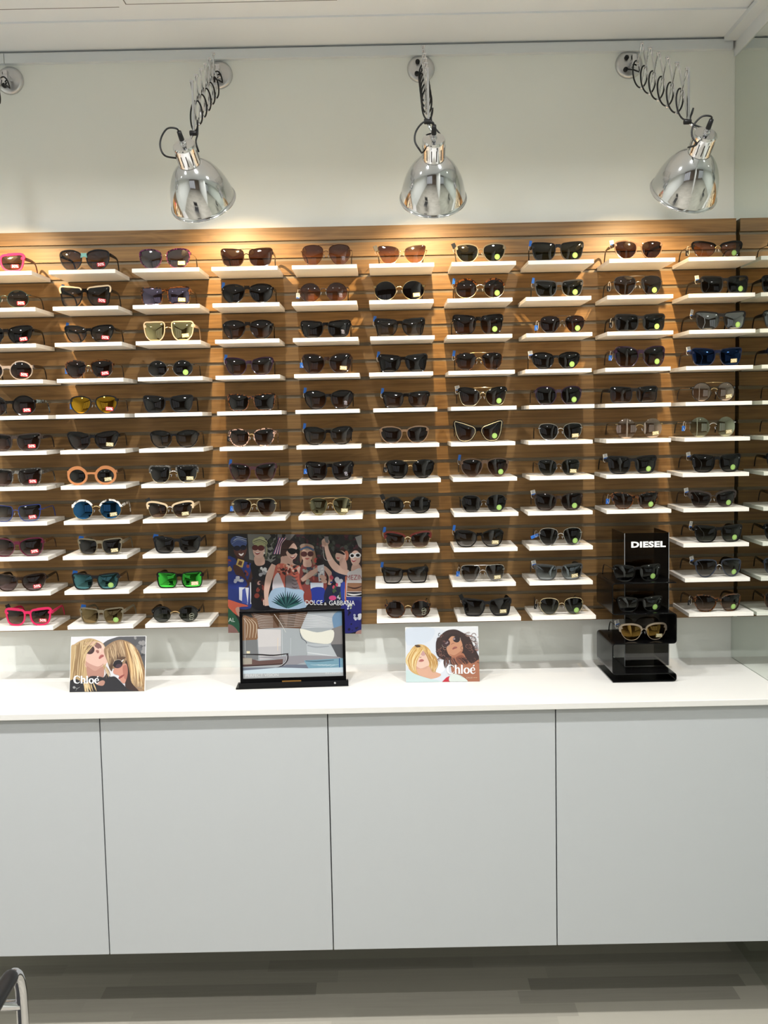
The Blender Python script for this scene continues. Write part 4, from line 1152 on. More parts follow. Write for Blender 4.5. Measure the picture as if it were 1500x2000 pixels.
# ------------------------------------------------------------------ printed cards
class Paint:
    """flat coloured printing laid on a card; coordinates are those of a drawing sheet mapped to the unit square"""
    def __init__(self, o, e1, e2, w, h):
        self.o, self.e1, self.e2, self.w, self.h = o, e1, e2, w, h
        det = e1[0] * e2[1] - e1[1] * e2[0]
        self.inv = (e2[1] / det, -e2[0] / det, -e1[1] / det, e1[0] / det)
        self.v = []; self.f = []; self.c = []; self.k = 0
    def uv(self, x, y):
        dx, dy = x - self.o[0], y - self.o[1]
        u = self.inv[0] * dx + self.inv[1] * dy; v = self.inv[2] * dx + self.inv[3] * dy
        return min(max(u, 0), 1), min(max(v, 0), 1)
    def raw(self, pts, rgb):
        self.k += 1
        b = len(self.v)
        for x, y in pts:
            u, v = self.uv(x, y)
            self.v.append(((u - .5) * self.w, -self.k * 5e-6, (1 - v) * self.h))
        self.f.append(tuple(range(b, b + len(pts)))); self.c.append(lin(rgb))
    def poly(self, pts, rgb, smooth=True):
        self.raw(catmull(pts, 4) if smooth else pts, rgb)
    def ell(self, cx, cy, rx, ry, rgb, rot=0):
        a = R(rot)
        self.raw([(cx + rx * math.cos(t) * math.cos(a) - ry * math.sin(t) * math.sin(a), cy + rx * math.cos(t) * math.sin(a) + ry * math.sin(t) * math.cos(a)) for t in [2 * math.pi * i / 22 for i in range(22)]], rgb)
    def stroke(self, pts, rgb, n=4):
        """pts: (x, y, width)"""
        q = catmull(pts, n, False)
        Lf, Rt = [], []
        for i, (x, y, w) in enumerate(q):
            x0, y0, _ = q[max(i - 1, 0)]; x1, y1, _ = q[min(i + 1, len(q) - 1)]
            l = math.hypot(x1 - x0, y1 - y0) or 1
            nx, ny = -(y1 - y0) / l, (x1 - x0) / l
            Lf.append((x + nx * w / 2, y + ny * w / 2)); Rt.append((x - nx * w / 2, y - ny * w / 2))
        self.k += 1
        b = len(self.v); n_ = len(Lf)
        for x, y in Lf + Rt:
            u, v = self.uv(x, y); self.v.append(((u - .5) * self.w, -self.k * 5e-6, (1 - v) * self.h))
        for i in range(n_ - 1):
            self.f.append((b + i, b + i + 1, b + n_ + i + 1, b + n_ + i)); self.c.append(lin(rgb))
    def text(self, s, cx, cy, size, rgb, rot=0, xs=1.0, bold=0.0, spacing=1.0):
        vs, fs = text_mesh(s, size, xs=xs, bold=bold, spacing=spacing)
        a = R(rot); self.k += 1; b = len(self.v)
        for x, y in vs:
            X = cx + x * math.cos(a) + y * math.sin(a); Y = cy + x * math.sin(a) - y * math.cos(a)
            u, v = self.uv(X, Y); self.v.append(((u - .5) * self.w, -self.k * 5e-6, (1 - v) * self.h))
        for f in fs: self.f.append(tuple(i + b for i in f)); self.c.append(lin(rgb))
    def serif_word(self, ox, oy, sx, sy, rgb):
        """the five letters of the card's heading, drawn with thick and thin strokes"""
        F = lambda L_: self.stroke([(ox + x * sx, oy + y * sy, w * (sx + sy) / 2) for x, y, w in L_], rgb)
        F([(80, 27, 5), (68, 9, 8), (45, 2, 10), (17, 15, 22), (8, 50, 28), (17, 85, 22), (45, 98, 10), (70, 91, 7), (83, 75, 4)])
        F([(80, 6, 5), (81, 30, 5)])
        F([(105, 0, 20), (105, 97, 20)]); F([(92, 97, 5), (120, 97, 5)]); F([(93, 3, 6), (106, 2, 6)])
        F([(110, 48, 8), (126, 33, 10), (142, 38, 18), (147, 60, 20), (147, 97, 20)]); F([(135, 97, 5), (161, 97, 5)])
        F([(180, 0, 20), (180, 97, 20)]); F([(167, 97, 5), (194, 97, 5)]); F([(168, 3, 6), (181, 2, 6)])
        ring = []
        for i in range(17):
            a = 2 * math.pi * i / 16
            ring.append((238 + 27 * math.cos(a), 65 + 30 * math.sin(a), 8 + 13 * abs(math.cos(a))))
        F(ring)
        F([(288, 62, 6), (334, 62, 6)])
        F([(335, 62, 10), (330, 40, 13), (312, 31, 8), (294, 44, 18), (288, 66, 22), (297, 88, 18), (316, 98, 9), (334, 91, 6), (342, 80, 4)])
        F([(315, 18, 9), (332, 2, 15)])
    def build(self, name, parent, rough=0.45, tone=1.0, sat=1.0):
        me = bpy.data.meshes.new(name)
        me.from_pydata(self.v, [], self.f)
        at = me.color_attributes.new('ink', 'FLOAT_COLOR', 'CORNER')
        for p, c in zip(me.polygons, self.c):
            g_ = .25 * c[0] + .6 * c[1] + .15 * c[2]
            c = tuple((g_ + (q_ - g_) * sat) * tone for q_ in c)
            for li in p.loop_indices: at.data[li].color = (*c, 1)
        m = principled(name + '_ink', (255, 255, 255), rough)
        n_ = m.node_tree.nodes.new('ShaderNodeVertexColor'); n_.layer_name = 'ink'
        m.node_tree.links.new(n_.outputs['Color'], m.node_tree.nodes['Principled BSDF'].inputs['Base Color'])
        me.materials.append(m)
        return link_mesh(name, me, parent)

def card(name, loc, rot, w, h, th, label, cat, edge=CARD):
    root = empty(name, loc, rot)
    tag(root, label, cat)
    m = MB(); m.box(-w / 2, w / 2, 0.0002, th, 0, h)
    m.build('backing_board', edge, root)
    return root

def strands(P_, n, a, b, spread, cols, w=(4, 9), seed=1, bend=0.0):
    """hair strands from along polyline a to along polyline b"""
    rr = random.Random(seed)
    def at(L_, t):
        k = min(int(t * (len(L_) - 1)), len(L_) - 2); f = t * (len(L_) - 1) - k
        return tuple(p + (q - p) * f for p, q in zip(L_[k], L_[k + 1]))
    for i in range(n):
        t = rr.random(); p = at(a, t); q = at(b, min(max(t + rr.uniform(-.1, .1), 0), 1))
        mx_ = ((p[0] + q[0]) / 2 + rr.uniform(-1, 1) * spread + bend, (p[1] + q[1]) / 2 + rr.uniform(-1, 1) * spread)
        ww = rr.uniform(*w)
        P_.stroke([(p[0], p[1], ww * .5), (mx_[0], mx_[1], ww), (q[0], q[1], 1.0)], rr.choice(cols), 4)

def blobs(P_, n, x0, x1, y0, y1, r, cols, seed):
    rr = random.Random(seed)
    for i in range(n):
        P_.ell(rr.uniform(x0, x1), rr.uniform(y0, y1), rr.uniform(*r), rr.uniform(*r), rr.choice(cols), rr.uniform(0, 180))

# --- card of two blonde women in dark glasses
W_, H_ = .2155, .155
root = card('advertising_card', (-.794, -.235, CT + .0004), (R(-13), 0, R(-1.5)), W_, H_, .005, 'white edged card of two blonde women in sunglasses, leaning on the worktop', 'card')
p = Paint((255, 180), (1015, -30), (-15, 720), W_ - .002, H_ - .001)
p.poly([(200, 120), (1330, 100), (1330, 960), (200, 960)], (214, 213, 218), False)
p.poly([(640, 330), (720, 230), (840, 180), (1000, 140), (1330, 120), (1330, 600), (900, 500), (680, 480)], (84, 84, 88))
blobs(p, 16, 1090, 1250, 170, 400, (14, 36), [(62, 62, 66), (104, 104, 108), (140, 138, 138)], 2)
p.poly([(240, 350), (300, 270), (400, 215), (500, 190), (600, 210), (700, 270), (740, 420), (700, 620), (520, 800), (240, 860)], (188, 158, 112))
p.poly([(430, 270), (560, 228), (660, 250), (705, 310), (745, 420), (762, 490), (715, 530), (650, 580), (590, 625), (500, 600), (430, 540), (396, 470), (398, 380)], (216, 176, 160))
p.poly([(420, 470), (500, 520), (620, 560), (700, 520), (640, 590), (580, 625), (480, 590)], (190, 144, 128))
p.poly([(470, 560), (580, 620), (690, 560), (700, 700), (600, 780), (490, 700)], (176, 128, 112))
p.poly([(600, 230), (680, 260), (720, 330), (700, 350), (640, 260)], (226, 190, 172))
p.ell(510, 342, 64, 58, (66, 46, 46), -22); p.ell(500, 334, 40, 34, (92, 66, 62), -22)
p.ell(618, 286, 56, 34, (126, 88, 84), 30); p.stroke([(560, 290, 5), (580, 275, 6), (590, 262, 5)], (190, 170, 150))
p.stroke([(428, 385, 8), (445, 372, 8), (450, 350, 6)], (226, 220, 210))
p.poly([(590, 350), (625, 345), (635, 375), (612, 385)], (150, 98, 88)); p.stroke([(640, 320, 12), (660, 350, 14), (640, 372, 10)], (228, 190, 172))
p.poly([(632, 440), (660, 405), (692, 405), (700, 425), (670, 445), (640, 462)], (172, 96, 90)); p.stroke([(640, 448, 3), (668, 428, 4), (698, 418, 3)], (92, 44, 44))
strands(p, 60, [(300, 300), (380, 240), (470, 215)], [(255, 800), (330, 800), (420, 760)], 16, [(206, 178, 128), (226, 202, 158), (164, 134, 90), (146, 116, 78)], (8, 18), 3)
strands(p, 14, [(470, 205), (560, 205), (640, 240)], [(420, 420), (400, 500), (410, 560)], 6, [(206, 178, 128), (170, 138, 96)], (5, 12), 5, -40)
p.poly([(700, 340), (760, 270), (860, 215), (960, 205), (1080, 250), (1180, 360), (1250, 560), (1290, 760), (1290, 920), (1040, 900), (1010, 740), (900, 600), (800, 580), (740, 470)], (150, 120, 90))
p.poly([(745, 350), (850, 330), (960, 420), (1000, 430), (960, 470), (880, 470), (830, 540), (810, 620), (770, 560), (745, 460)], (88, 64, 48))
strands(p, 46, [(740, 330), (850, 230), (960, 215)], [(770, 560), (900, 440), (1000, 420)], 14, [(170, 140, 106), (122, 94, 68), (196, 168, 130)], (6, 13), 7)
strands(p, 70, [(960, 215), (1080, 260), (1170, 360)], [(1060, 800), (1190, 820), (1255, 860)], 26, [(214, 178, 124), (232, 204, 158), (176, 138, 90), (140, 104, 68)], (8, 18), 9, 30)
p.poly([(1000, 470), (1050, 600), (1080, 760), (1180, 880), (1020, 880), (990, 700)], (58, 40, 36))
p.poly([(835, 600), (880, 560), (960, 525), (1010, 520), (1030, 620), (1010, 720), (985, 775), (945, 760), (915, 715), (905, 672), (860, 660), (832, 640)], (196, 136, 116))
p.poly([(960, 560), (1010, 540), (1030, 620), (1010, 720), (975, 690)], (170, 108, 92))
p.ell(892, 522, 66, 56, (34, 28, 36), -12); p.ell(905, 548, 42, 26, (72, 52, 62), -12)
p.stroke([(826, 530, 4), (850, 482, 5), (910, 464, 5), (952, 486, 4)], (190, 170, 150)); p.stroke([(944, 492, 10), (970, 464, 11)], (240, 236, 230))
p.poly([(905, 700), (950, 668), (985, 660), (960, 690), (915, 718)], (140, 66, 62))
p.poly([(230, 770), (330, 730), (430, 770), (520, 690), (640, 690), (700, 700), (740, 650), (790, 690), (860, 690), (960, 780), (1060, 860), (1300, 890), (1300, 940), (230, 940)], (40, 39, 44))
p.poly([(600, 790), (680, 740), (720, 760), (690, 810)], (176, 130, 112))
strands(p, 16, [(430, 780), (500, 760), (560, 770)], [(450, 900), (540, 900), (610, 890)], 8, [(206, 178, 128), (226, 202, 158), (164, 134, 90)], (12, 22), 11)
strands(p, 10, [(690, 520), (740, 560)], [(740, 720), (800, 680)], 10, [(196, 168, 126), (164, 134, 96)], (6, 12), 12)
p.serif_word(297, 686, 1.0, .98, (246, 246, 246))
p.ell(302, 838, 18, 16, (150, 150, 150)); p.stroke([(318, 840, 3), (345, 850, 4), (380, 832, 3)], (170, 170, 170)); p.stroke([(345, 850, 3), (325, 880, 3)], (170, 170, 170))
p.stroke([(1155, 826, 4), (1222, 824, 4)], (150, 140, 130))
p.build('print', root, 0.45, .82, .92)

# --- card of a blonde and a curly dark-haired woman against the sky
W_, H_ = .2105, .157
root = card('advertising_card', (.1585, -.203, CT + .0004), (R(-13), 0, R(-1.5)), W_, H_, .005, 'pale card of a blonde and a curly dark haired woman, leaning on the worktop', 'card')
p = Paint((160, 128), (1142, -10), (15, 842), W_, H_)
p.poly([(100, 90), (1400, 90), (1400, 1020), (100, 1020)], (240, 240, 238), False)
p.poly([(172, 142), (1296, 130), (1312, 962), (178, 968)], (222, 228, 238), False)
p.poly([(180, 150), (600, 145), (560, 330), (300, 400), (180, 380)], (212, 222, 236)); p.poly([(700, 140), (1290, 135), (1300, 420), (1000, 260)], (234, 236, 240))
p.poly([(620, 840), (680, 720), (750, 640), (800, 700), (760, 800), (660, 850)], (240, 243, 248))
p.poly([(215, 640), (225, 520), (290, 425), (380, 392), (480, 415), (560, 500), (585, 620), (600, 740), (640, 810), (590, 870), (450, 880), (330, 850), (250, 800), (210, 740)], (222, 180, 106))
p.poly([(290, 520), (350, 450), (420, 440), (490, 490), (535, 590), (535, 700), (490, 760), (420, 800), (350, 780), (300, 720), (275, 620)], (236, 200, 180))
p.poly([(300, 700), (400, 760), (520, 720), (500, 770), (420, 800), (340, 780)], (214, 166, 144))
p.poly([(340, 770), (480, 770), (530, 730), (600, 800), (720, 850), (660, 900), (520, 920), (390, 870)], (224, 174, 146))
p.ell(318, 545, 46, 40, (196, 148, 148), 15); p.ell(322, 560, 30, 18, (120, 84, 80), 15); p.ell(442, 528, 40, 40, (206, 160, 156), 10)
p.stroke([(380, 585, 10), (400, 592, 10), (415, 584, 8)], (176, 120, 106)); p.poly([(372, 652), (400, 622), (430, 618), (456, 640), (420, 660)], (194, 116, 110)); p.stroke([(378, 650, 3), (418, 640, 5), (454, 642, 3)], (110, 56, 54))
strands(p, 60, [(300, 440), (390, 400), (480, 430)], [(235, 780), (300, 820), (330, 840)], 30, [(236, 200, 130), (250, 224, 170), (204, 156, 84)], (8, 18), 21, -70)
strands(p, 55, [(400, 400), (480, 430), (550, 520)], [(560, 780), (600, 830), (640, 800)], 26, [(236, 200, 130), (250, 224, 170), (196, 148, 78)], (8, 18), 22, 60)
strands(p, 16, [(330, 430), (420, 410), (520, 470)], [(300, 520), (440, 500), (560, 580)], 14, [(236, 200, 130), (216, 170, 96)], (10, 20), 23)
p.poly([(310, 405), (370, 400), (405, 425), (350, 440)], (90, 66, 46))
p.poly([(170, 790), (280, 830), (420, 880), (560, 920), (700, 950), (720, 980), (160, 980)], (204, 226, 226))
p.poly([(735, 965), (800, 900), (868, 868), (862, 965)], (204, 40, 62), False)
p.poly([(700, 280), (760, 215), (840, 175), (950, 168), (1050, 210), (1160, 280), (1220, 400), (1290, 540), (1320, 640), (1250, 700), (1130, 700), (1040, 600), (900, 620), (800, 640), (700, 600), (650, 540), (640, 420), (650, 340)], (58, 39, 37))
p.poly([(885, 580), (960, 560), (1060, 530), (1120, 620), (1200, 690), (1330, 640), (1330, 975), (1000, 975), (950, 880), (880, 800)], (176, 112, 82))
p.poly([(950, 600), (1050, 560), (1100, 640), (1000, 700)], (140, 82, 60))
p.poly([(795, 400), (830, 300), (880, 262), (960, 268), (1030, 330), (1062, 440), (1050, 510), (990, 560), (910, 585), (850, 560), (815, 500)], (204, 146, 112))
p.poly([(850, 540), (930, 560), (1040, 490), (1050, 515), (990, 562), (910, 586)], (178, 116, 86))
p.poly([(740, 480), (760, 380), (820, 290), (860, 240), (960, 235), (1040, 290), (1000, 300), (900, 270), (840, 320), (805, 420), (815, 520), (850, 570), (800, 590)], (48, 32, 31))
p.ell(802, 372, 60, 58, (62, 36, 42), 10); p.poly([(782, 380), (820, 345), (838, 365), (800, 398)], (150, 130, 136), False)
p.ell(962, 322, 56, 44, (44, 32, 36), 12); p.poly([(905, 305), (935, 290), (948, 318), (918, 332)], (150, 130, 136), False)
p.stroke([(740, 400, 5), (750, 430, 5), (800, 440, 4), (850, 400, 4)], (190, 180, 170)); p.stroke([(1000, 355, 4), (1024, 330, 5), (1020, 292, 4)], (200, 190, 180))
p.stroke([(880, 400, 8), (900, 380, 8), (930, 380, 7)], (150, 92, 70)); p.poly([(895, 462), (925, 432), (960, 430), (975, 446), (940, 462), (905, 476)], (166, 96, 84)); p.stroke([(898, 466, 3), (935, 452, 5), (972, 448, 3)], (96, 48, 44))
rr = random.Random(31)
for i in range(70):
    x = rr.uniform(650, 800) if i % 2 else rr.uniform(1050, 1310); y = rr.uniform(240, 640) if i % 2 else rr.uniform(250, 700)
    rad = rr.uniform(14, 36); a0 = rr.uniform(0, 6.28)
    p.stroke([(x + rad * math.cos(a0 + s), y + rad * math.sin(a0 + s), 7) for s in (0, .8, 1.6, 2.4, 3.2)], rr.choice([(92, 60, 54), (48, 32, 31), (126, 84, 72), (72, 48, 44), (150, 106, 94)]), 3)
strands(p, 24, [(1060, 220), (1180, 320), (1260, 500)], [(1180, 215), (1300, 360), (1310, 480)], 24, [(150, 106, 94), (92, 60, 54), (190, 160, 150)], (3, 8), 33)
strands(p, 26, [(790, 590), (860, 600), (1100, 600)], [(760, 760), (900, 740), (1200, 690)], 26, [(58, 39, 37), (92, 60, 54), (110, 76, 66)], (8, 20), 34)
p.poly([(868, 852), (960, 850), (1040, 880), (1130, 968), (860, 968)], (222, 232, 226))
p.stroke([(960, 840, 2), (990, 862, 2), (1060, 900, 2)], (90, 90, 90))
p.serif_word(812, 708, 1.28, 1.36, (250, 250, 250))
p.text('CHLOE', 1160, 905, 27, (232, 206, 180), -1, 1.1); [p.stroke([(1222 + 20 * q, 906, 9), (1236 + 20 * q, 904, 9)], (226, 190, 150), 2) for q in range(3)]
p.build('print', root, 0.45, .66, .95)

# --- big group poster hung over the lower edge of the slat board
W_, H_ = .406, .303
root = card('poster', (-.2795, -.009, EYE - .594), (0, R(1.6), 0), W_, H_, .004, 'unframed poster of six women in headscarves and sunglasses, hung on the oak board', 'poster', principled('poster_edge', (120, 120, 120), .6))
p = Paint((105, 97), (1228, 3), (-3, 911), W_, H_)
p.poly([(50, 50), (1400, 50), (1400, 1060), (50, 1060)], (46, 43, 44), False)
p.poly([(285, 90), (545, 90), (540, 330), (480, 370), (300, 330)], (126, 126, 120), False); p.poly([(560, 90), (720, 90), (650, 180), (560, 190)], (120, 116, 116), False)
blobs(p, 60, 440, 620, 95, 330, (8, 24), [(44, 48, 42), (64, 70, 58), (34, 34, 34)], 41)
blobs(p, 150, 700, 1330, 95, 360, (8, 26), [(40, 40, 38), (56, 62, 52), (72, 32, 44), (90, 40, 54), (30, 28, 30), (74, 78, 72)], 42)
p.poly([(1270, 120), (1330, 100), (1330, 230), (1300, 200)], (150, 150, 148), False)
SK = (214, 168, 148)
# sitter one
p.poly([(90, 330), (170, 320), (250, 345), (330, 380), (345, 470), (300, 570), (310, 780), (90, 720)], (34, 56, 136))
blobs(p, 18, 105, 300, 340, 470, (8, 22), [(190, 150, 70), (40, 60, 150), (150, 60, 50), (24, 24, 40)], 43)
p.poly([(150, 400), (210, 400), (250, 450), (285, 520), (320, 420), (350, 410), (330, 490), (290, 580), (230, 600), (180, 480)], (84, 50, 40))
p.poly([(105, 470), (230, 490), (280, 560), (210, 600), (105, 580)], (30, 56, 150))
blobs(p, 10, 170, 235, 490, 540, (10, 18), [(226, 226, 232), (200, 205, 225)], 44)
p.poly([(205, 585), (295, 590), (285, 745), (205, 700)], (216, 218, 228), False); p.poly([(235, 610), (262, 590), (285, 740), (230, 730)], (60, 80, 170), False); p.stroke([(310, 540, 10), (312, 740, 8)], (220, 222, 228))
p.poly([(90, 700), (200, 730), (290, 760), (200, 775), (195, 850), (90, 760)], (216, 88, 52)); p.poly([(170, 790), (205, 770), (205, 860)], (196, 150, 130))
p.poly([(90, 780), (150, 820), (200, 900), (215, 1010), (90, 940)], (22, 92, 62)); p.poly([(90, 935), (150, 945), (200, 1020), (90, 1020)], (150, 104, 96))
p.text('AL', 135, 890, 52, (210, 226, 216))
p.poly([(185, 280), (240, 280), (250, 340), (180, 340)], (66, 36, 30)); p.ell(218, 240, 60, 76, (92, 52, 42)); p.ell(205, 172, 76, 56, (70, 92, 158), 10)
for q in range(6): p.stroke([(140 + 8 * q, 190 - 14 * q, 5), (200, 150 - 5 * q, 8), (278, 180 - 8 * q, 4)], [(120, 144, 200), (46, 62, 120), (176, 190, 220)][q % 3])
p.ell(190, 228, 32, 24, (24, 26, 44)); p.ell(246, 222, 28, 24, (24, 26, 44)); p.stroke([(205, 276, 6), (228, 290, 16), (248, 272, 6)], (236, 230, 228)); p.ell(228, 248, 9, 9, (66, 36, 30))
p.poly([(196, 322), (256, 342), (238, 406), (176, 388)], (220, 182, 70), False); p.poly([(210, 340), (240, 350), (228, 388), (194, 376)], (110, 66, 40), False)
p.ell(190, 404, 40, 18, (84, 50, 40), 30)
# sitter two
p.poly([(310, 380), (380, 350), (470, 340), (540, 420), (530, 560), (520, 770), (325, 770), (330, 500)], (28, 26, 31))
blobs(p, 12, 400, 470, 410, 480, (9, 20), [(206, 206, 206), (150, 150, 154), (60, 60, 60)], 45); blobs(p, 20, 360, 470, 520, 740, (10, 30), [(130, 50, 36), (180, 130, 120), (50, 34, 32), (96, 40, 40)], 46)
p.poly([(352, 300), (430, 300), (440, 370), (380, 388), (350, 360)], SK); p.ell(388, 246, 54, 72, (222, 176, 158)); p.ell(400, 172, 70, 42, (176, 180, 124), 8); p.ell(410, 142, 34, 22, (196, 198, 140), 0)
for q in range(5): p.stroke([(330 + 4 * q, 190 - 9 * q, 4), (400, 160 - 5 * q, 7), (462, 196 - 8 * q, 4)], [(120, 124, 80), (214, 214, 170), (96, 100, 70)][q % 3])
p.stroke([(452, 180, 14), (462, 250, 12), (450, 300, 6)], (150, 150, 110))
p.ell(356, 222, 30, 25, (96, 36, 34)); p.ell(408, 224, 32, 26, (96, 36, 34)); p.stroke([(352, 262, 5), (374, 276, 20), (400, 266, 5)], (150, 40, 44)); p.stroke([(356, 264, 3), (374, 268, 8), (396, 264, 3)], (240, 236, 234)); p.ell(438, 270, 8, 10, (226, 220, 200))
# sitter three
p.poly([(560, 160), (640, 150), (720, 170), (740, 260), (680, 300), (600, 310), (570, 240)], (72, 46, 40))
for q in range(12): p.stroke([(570 + 7 * q, 125 + 3 * (q % 4), 6), (560 + 4 * q, 190, 12), (520 + 6 * q, 280, 5)], [(44, 60, 140), (190, 60, 60), (220, 216, 220), (60, 36, 44)][q % 4])
p.poly([(600, 300), (700, 300), (700, 360), (760, 395), (600, 385), (590, 340)], SK); p.ell(690, 248, 54, 80, (226, 180, 160), -8); p.poly([(600, 200), (660, 165), (720, 170), (690, 190), (640, 260), (615, 300)], (72, 46, 40))
p.poly([(545, 385), (610, 365), (700, 400), (762, 385), (770, 480), (800, 620), (815, 770), (490, 770), (510, 600), (520, 480)], (204, 92, 70))
blobs(p, 34, 560, 740, 375, 470, (6, 16), [(110, 40, 36), (236, 190, 170), (60, 40, 40), (216, 130, 96)], 47)
p.poly([(520, 520), (560, 450), (590, 500), (620, 610), (520, 620)], (214, 206, 214)); p.poly([(640, 480), (720, 500), (760, 620), (640, 600)], (126, 112, 116))
for q in range(6): p.stroke([(690, 450 + 32 * q, 4), (720, 462 + 32 * q, 6), (745, 452 + 32 * q, 3)], (60, 40, 44))
p.poly([(500, 620), (600, 585), (700, 600), (800, 620), (815, 770), (490, 770)], (160, 192, 222))
for q in range(17):
    a = -2.75 + q * .148
    p.stroke([(650, 770, 22), (650 + 90 * math.cos(a), 770 + 80 * math.sin(a), 18), (650 + 160 * math.cos(a), 770 + 150 * math.sin(a), 2)], [(26, 74, 78), (48, 110, 108), (18, 50, 60)][q % 3])
p.stroke([(628, 380, 4), (632, 480, 5), (630, 640, 4)], (40, 26, 30))
p.stroke([(525, 375, 40), (488, 470, 64), (460, 600, 50), (455, 690, 36), (460, 755, 40)], (224, 180, 160)); p.stroke([(430, 700, 12), (432, 750, 10)], (224, 180, 160))
p.stroke([(745, 400, 36), (810, 470, 62), (900, 500, 46), (955, 500, 34)], (224, 180, 160))
p.poly([(650, 236), (690, 224), (735, 240), (725, 270), (690, 282), (660, 262)], (18, 16, 18)); p.ell(745, 254, 18, 24, (18, 16, 18)); p.stroke([(606, 236, 5), (660, 240, 7)], (18, 16, 18))
p.stroke([(675, 302, 4), (700, 312, 14), (724, 290, 4)], (170, 50, 56)); p.stroke([(682, 303, 2), (700, 305, 6), (718, 296, 2)], (240, 234, 232))
# sitter four
p.poly([(780, 380), (870, 360), (950, 400), (1010, 480), (990, 700), (860, 720), (800, 620), (760, 500)], (140, 60, 56))
blobs(p, 26, 790, 920, 390, 560, (8, 22), [(60, 70, 90), (190, 80, 70), (60, 40, 40), (150, 150, 140)], 48)
p.poly([(860, 540), (980, 540), (980, 700), (870, 720)], (196, 206, 222), False); p.poly([(860, 600), (985, 590), (985, 720), (880, 720)], (34, 56, 160)); p.poly([(800, 640), (860, 600), (870, 720), (810, 720)], (150, 60, 50))
p.poly([(770, 360), (770, 230), (830, 190), (890, 220), (915, 330), (890, 380), (860, 300), (800, 300)], (150, 112, 84)); p.poly([(800, 330), (860, 330), (870, 390), (800, 390)], SK)
p.ell(830, 284, 50, 72, (220, 172, 150)); p.ell(830, 212, 66, 30, (176, 150, 132), 6); p.stroke([(765, 240, 16), (830, 214, 22), (895, 244, 16)], (70, 96, 130)); p.stroke([(770, 225, 6), (830, 200, 8), (890, 226, 6)], (200, 130, 90))
p.ell(802, 278, 30, 25, (92, 44, 44)); p.ell(862, 276, 28, 25, (92, 44, 44)); p.stroke([(812, 318, 4), (832, 322, 11), (852, 316, 4)], (176, 36, 44)); p.ell(910, 335, 16, 22, (190, 60, 50))
p.stroke([(780, 520, 34), (850, 470, 50), (920, 420, 36), (960, 390, 26)], SK); p.stroke([(1040, 560, 40), (1050, 480, 46), (1000, 410, 34), (960, 390, 26)], SK)
p.poly([(925, 385), (985, 372), (995, 520), (938, 530)], (198, 198, 206), False); blobs(p, 10, 935, 985, 400, 510, (5, 11), [(90, 100, 170), (230, 230, 230), (60, 60, 70)], 49)
p.ell(975, 490, 34, 20, SK, 20); p.ell(985, 525, 30, 18, SK, 20); p.ell(945, 340, 30, 26, (40, 28, 30))
# sitter five
p.poly([(1060, 420), (1140, 420), (1210, 480), (1190, 720), (1000, 720), (1000, 600), (1060, 540)], (36, 42, 70))
blobs(p, 30, 1040, 1170, 450, 700, (8, 24), [(206, 60, 90), (70, 90, 60), (40, 60, 130), (30, 30, 40), (190, 190, 200)], 50); p.ell(1065, 680, 34, 22, (220, 60, 130)); p.poly([(1140, 560), (1180, 540), (1190, 710), (1150, 700)], (40, 66, 170))
p.stroke([(1005, 190, 34), (1015, 250, 40), (1050, 340, 56), (1110, 410, 66), (1210, 450, 50)], (222, 178, 158)); p.ell(1000, 165, 36, 34, (222, 178, 158)); p.poly([(985, 115), (1026, 115), (1030, 180), (1000, 170)], (126, 122, 124), False)
for q in range(4): p.stroke([(965, 160 + 13 * q, 7), (985, 168 + 12 * q, 12), (1005, 172 + 10 * q, 7)], (206, 160, 142))
p.stroke([(975, 190, 2), (990, 320, 3), (1050, 330, 3), (1060, 310, 3)], (220, 214, 210))
p.ell(1160, 268, 48, 42, (70, 40, 34), 20); p.ell(1190, 290, 22, 46, (196, 110, 80)); p.ell(1138, 294, 48, 50, (226, 180, 162), 20); p.stroke([(1100, 262, 6), (1135, 258, 26), (1175, 280, 12)], (24, 18, 24)); p.stroke([(1100, 308, 4), (1116, 314, 10), (1130, 310, 3)], (180, 50, 60)); p.poly([(1130, 330), (1180, 320), (1200, 420), (1140, 400)], (212, 166, 148))
# sitter six
p.poly([(1225, 260), (1270, 235), (1330, 250), (1335, 420), (1300, 440), (1250, 380)], (58, 38, 36)); p.poly([(1248, 370), (1310, 370), (1330, 440), (1240, 450)], SK)
p.ell(1275, 312, 46, 70, (226, 182, 164)); p.ell(1244, 290, 26, 24, (238, 238, 240)); p.ell(1296, 286, 30, 24, (238, 238, 240)); p.ell(1244, 290, 16, 14, (24, 22, 26)); p.ell(1296, 286, 18, 14, (24, 22, 26))
p.stroke([(1238, 328, 4), (1256, 340, 18), (1282, 328, 4)], (190, 60, 66)); p.stroke([(1242, 328, 2), (1258, 332, 7), (1278, 328, 2)], (240, 236, 234))
p.poly([(1195, 470), (1250, 430), (1340, 430), (1340, 780), (1185, 740)], (208, 204, 208)); p.text('MEZIN', 1268, 492, 66, (160, 36, 60), -2, .82)
p.poly([(1200, 540), (1340, 540), (1340, 620), (1195, 620)], (150, 104, 72), False); p.stroke([(1200, 575, 6), (1270, 590, 14), (1335, 570, 6)], (60, 34, 30)); p.poly([(1195, 625), (1340, 625), (1340, 665), (1195, 660)], (26, 26, 40), False); p.stroke([(1200, 640, 8), (1260, 650, 14), (1330, 640, 8)], (230, 230, 230)); p.poly([(1190, 668), (1340, 668), (1340, 720), (1190, 700)], (40, 56, 140), False); p.stroke([(1186, 480, 12), (1184, 710, 12)], (206, 100, 60))
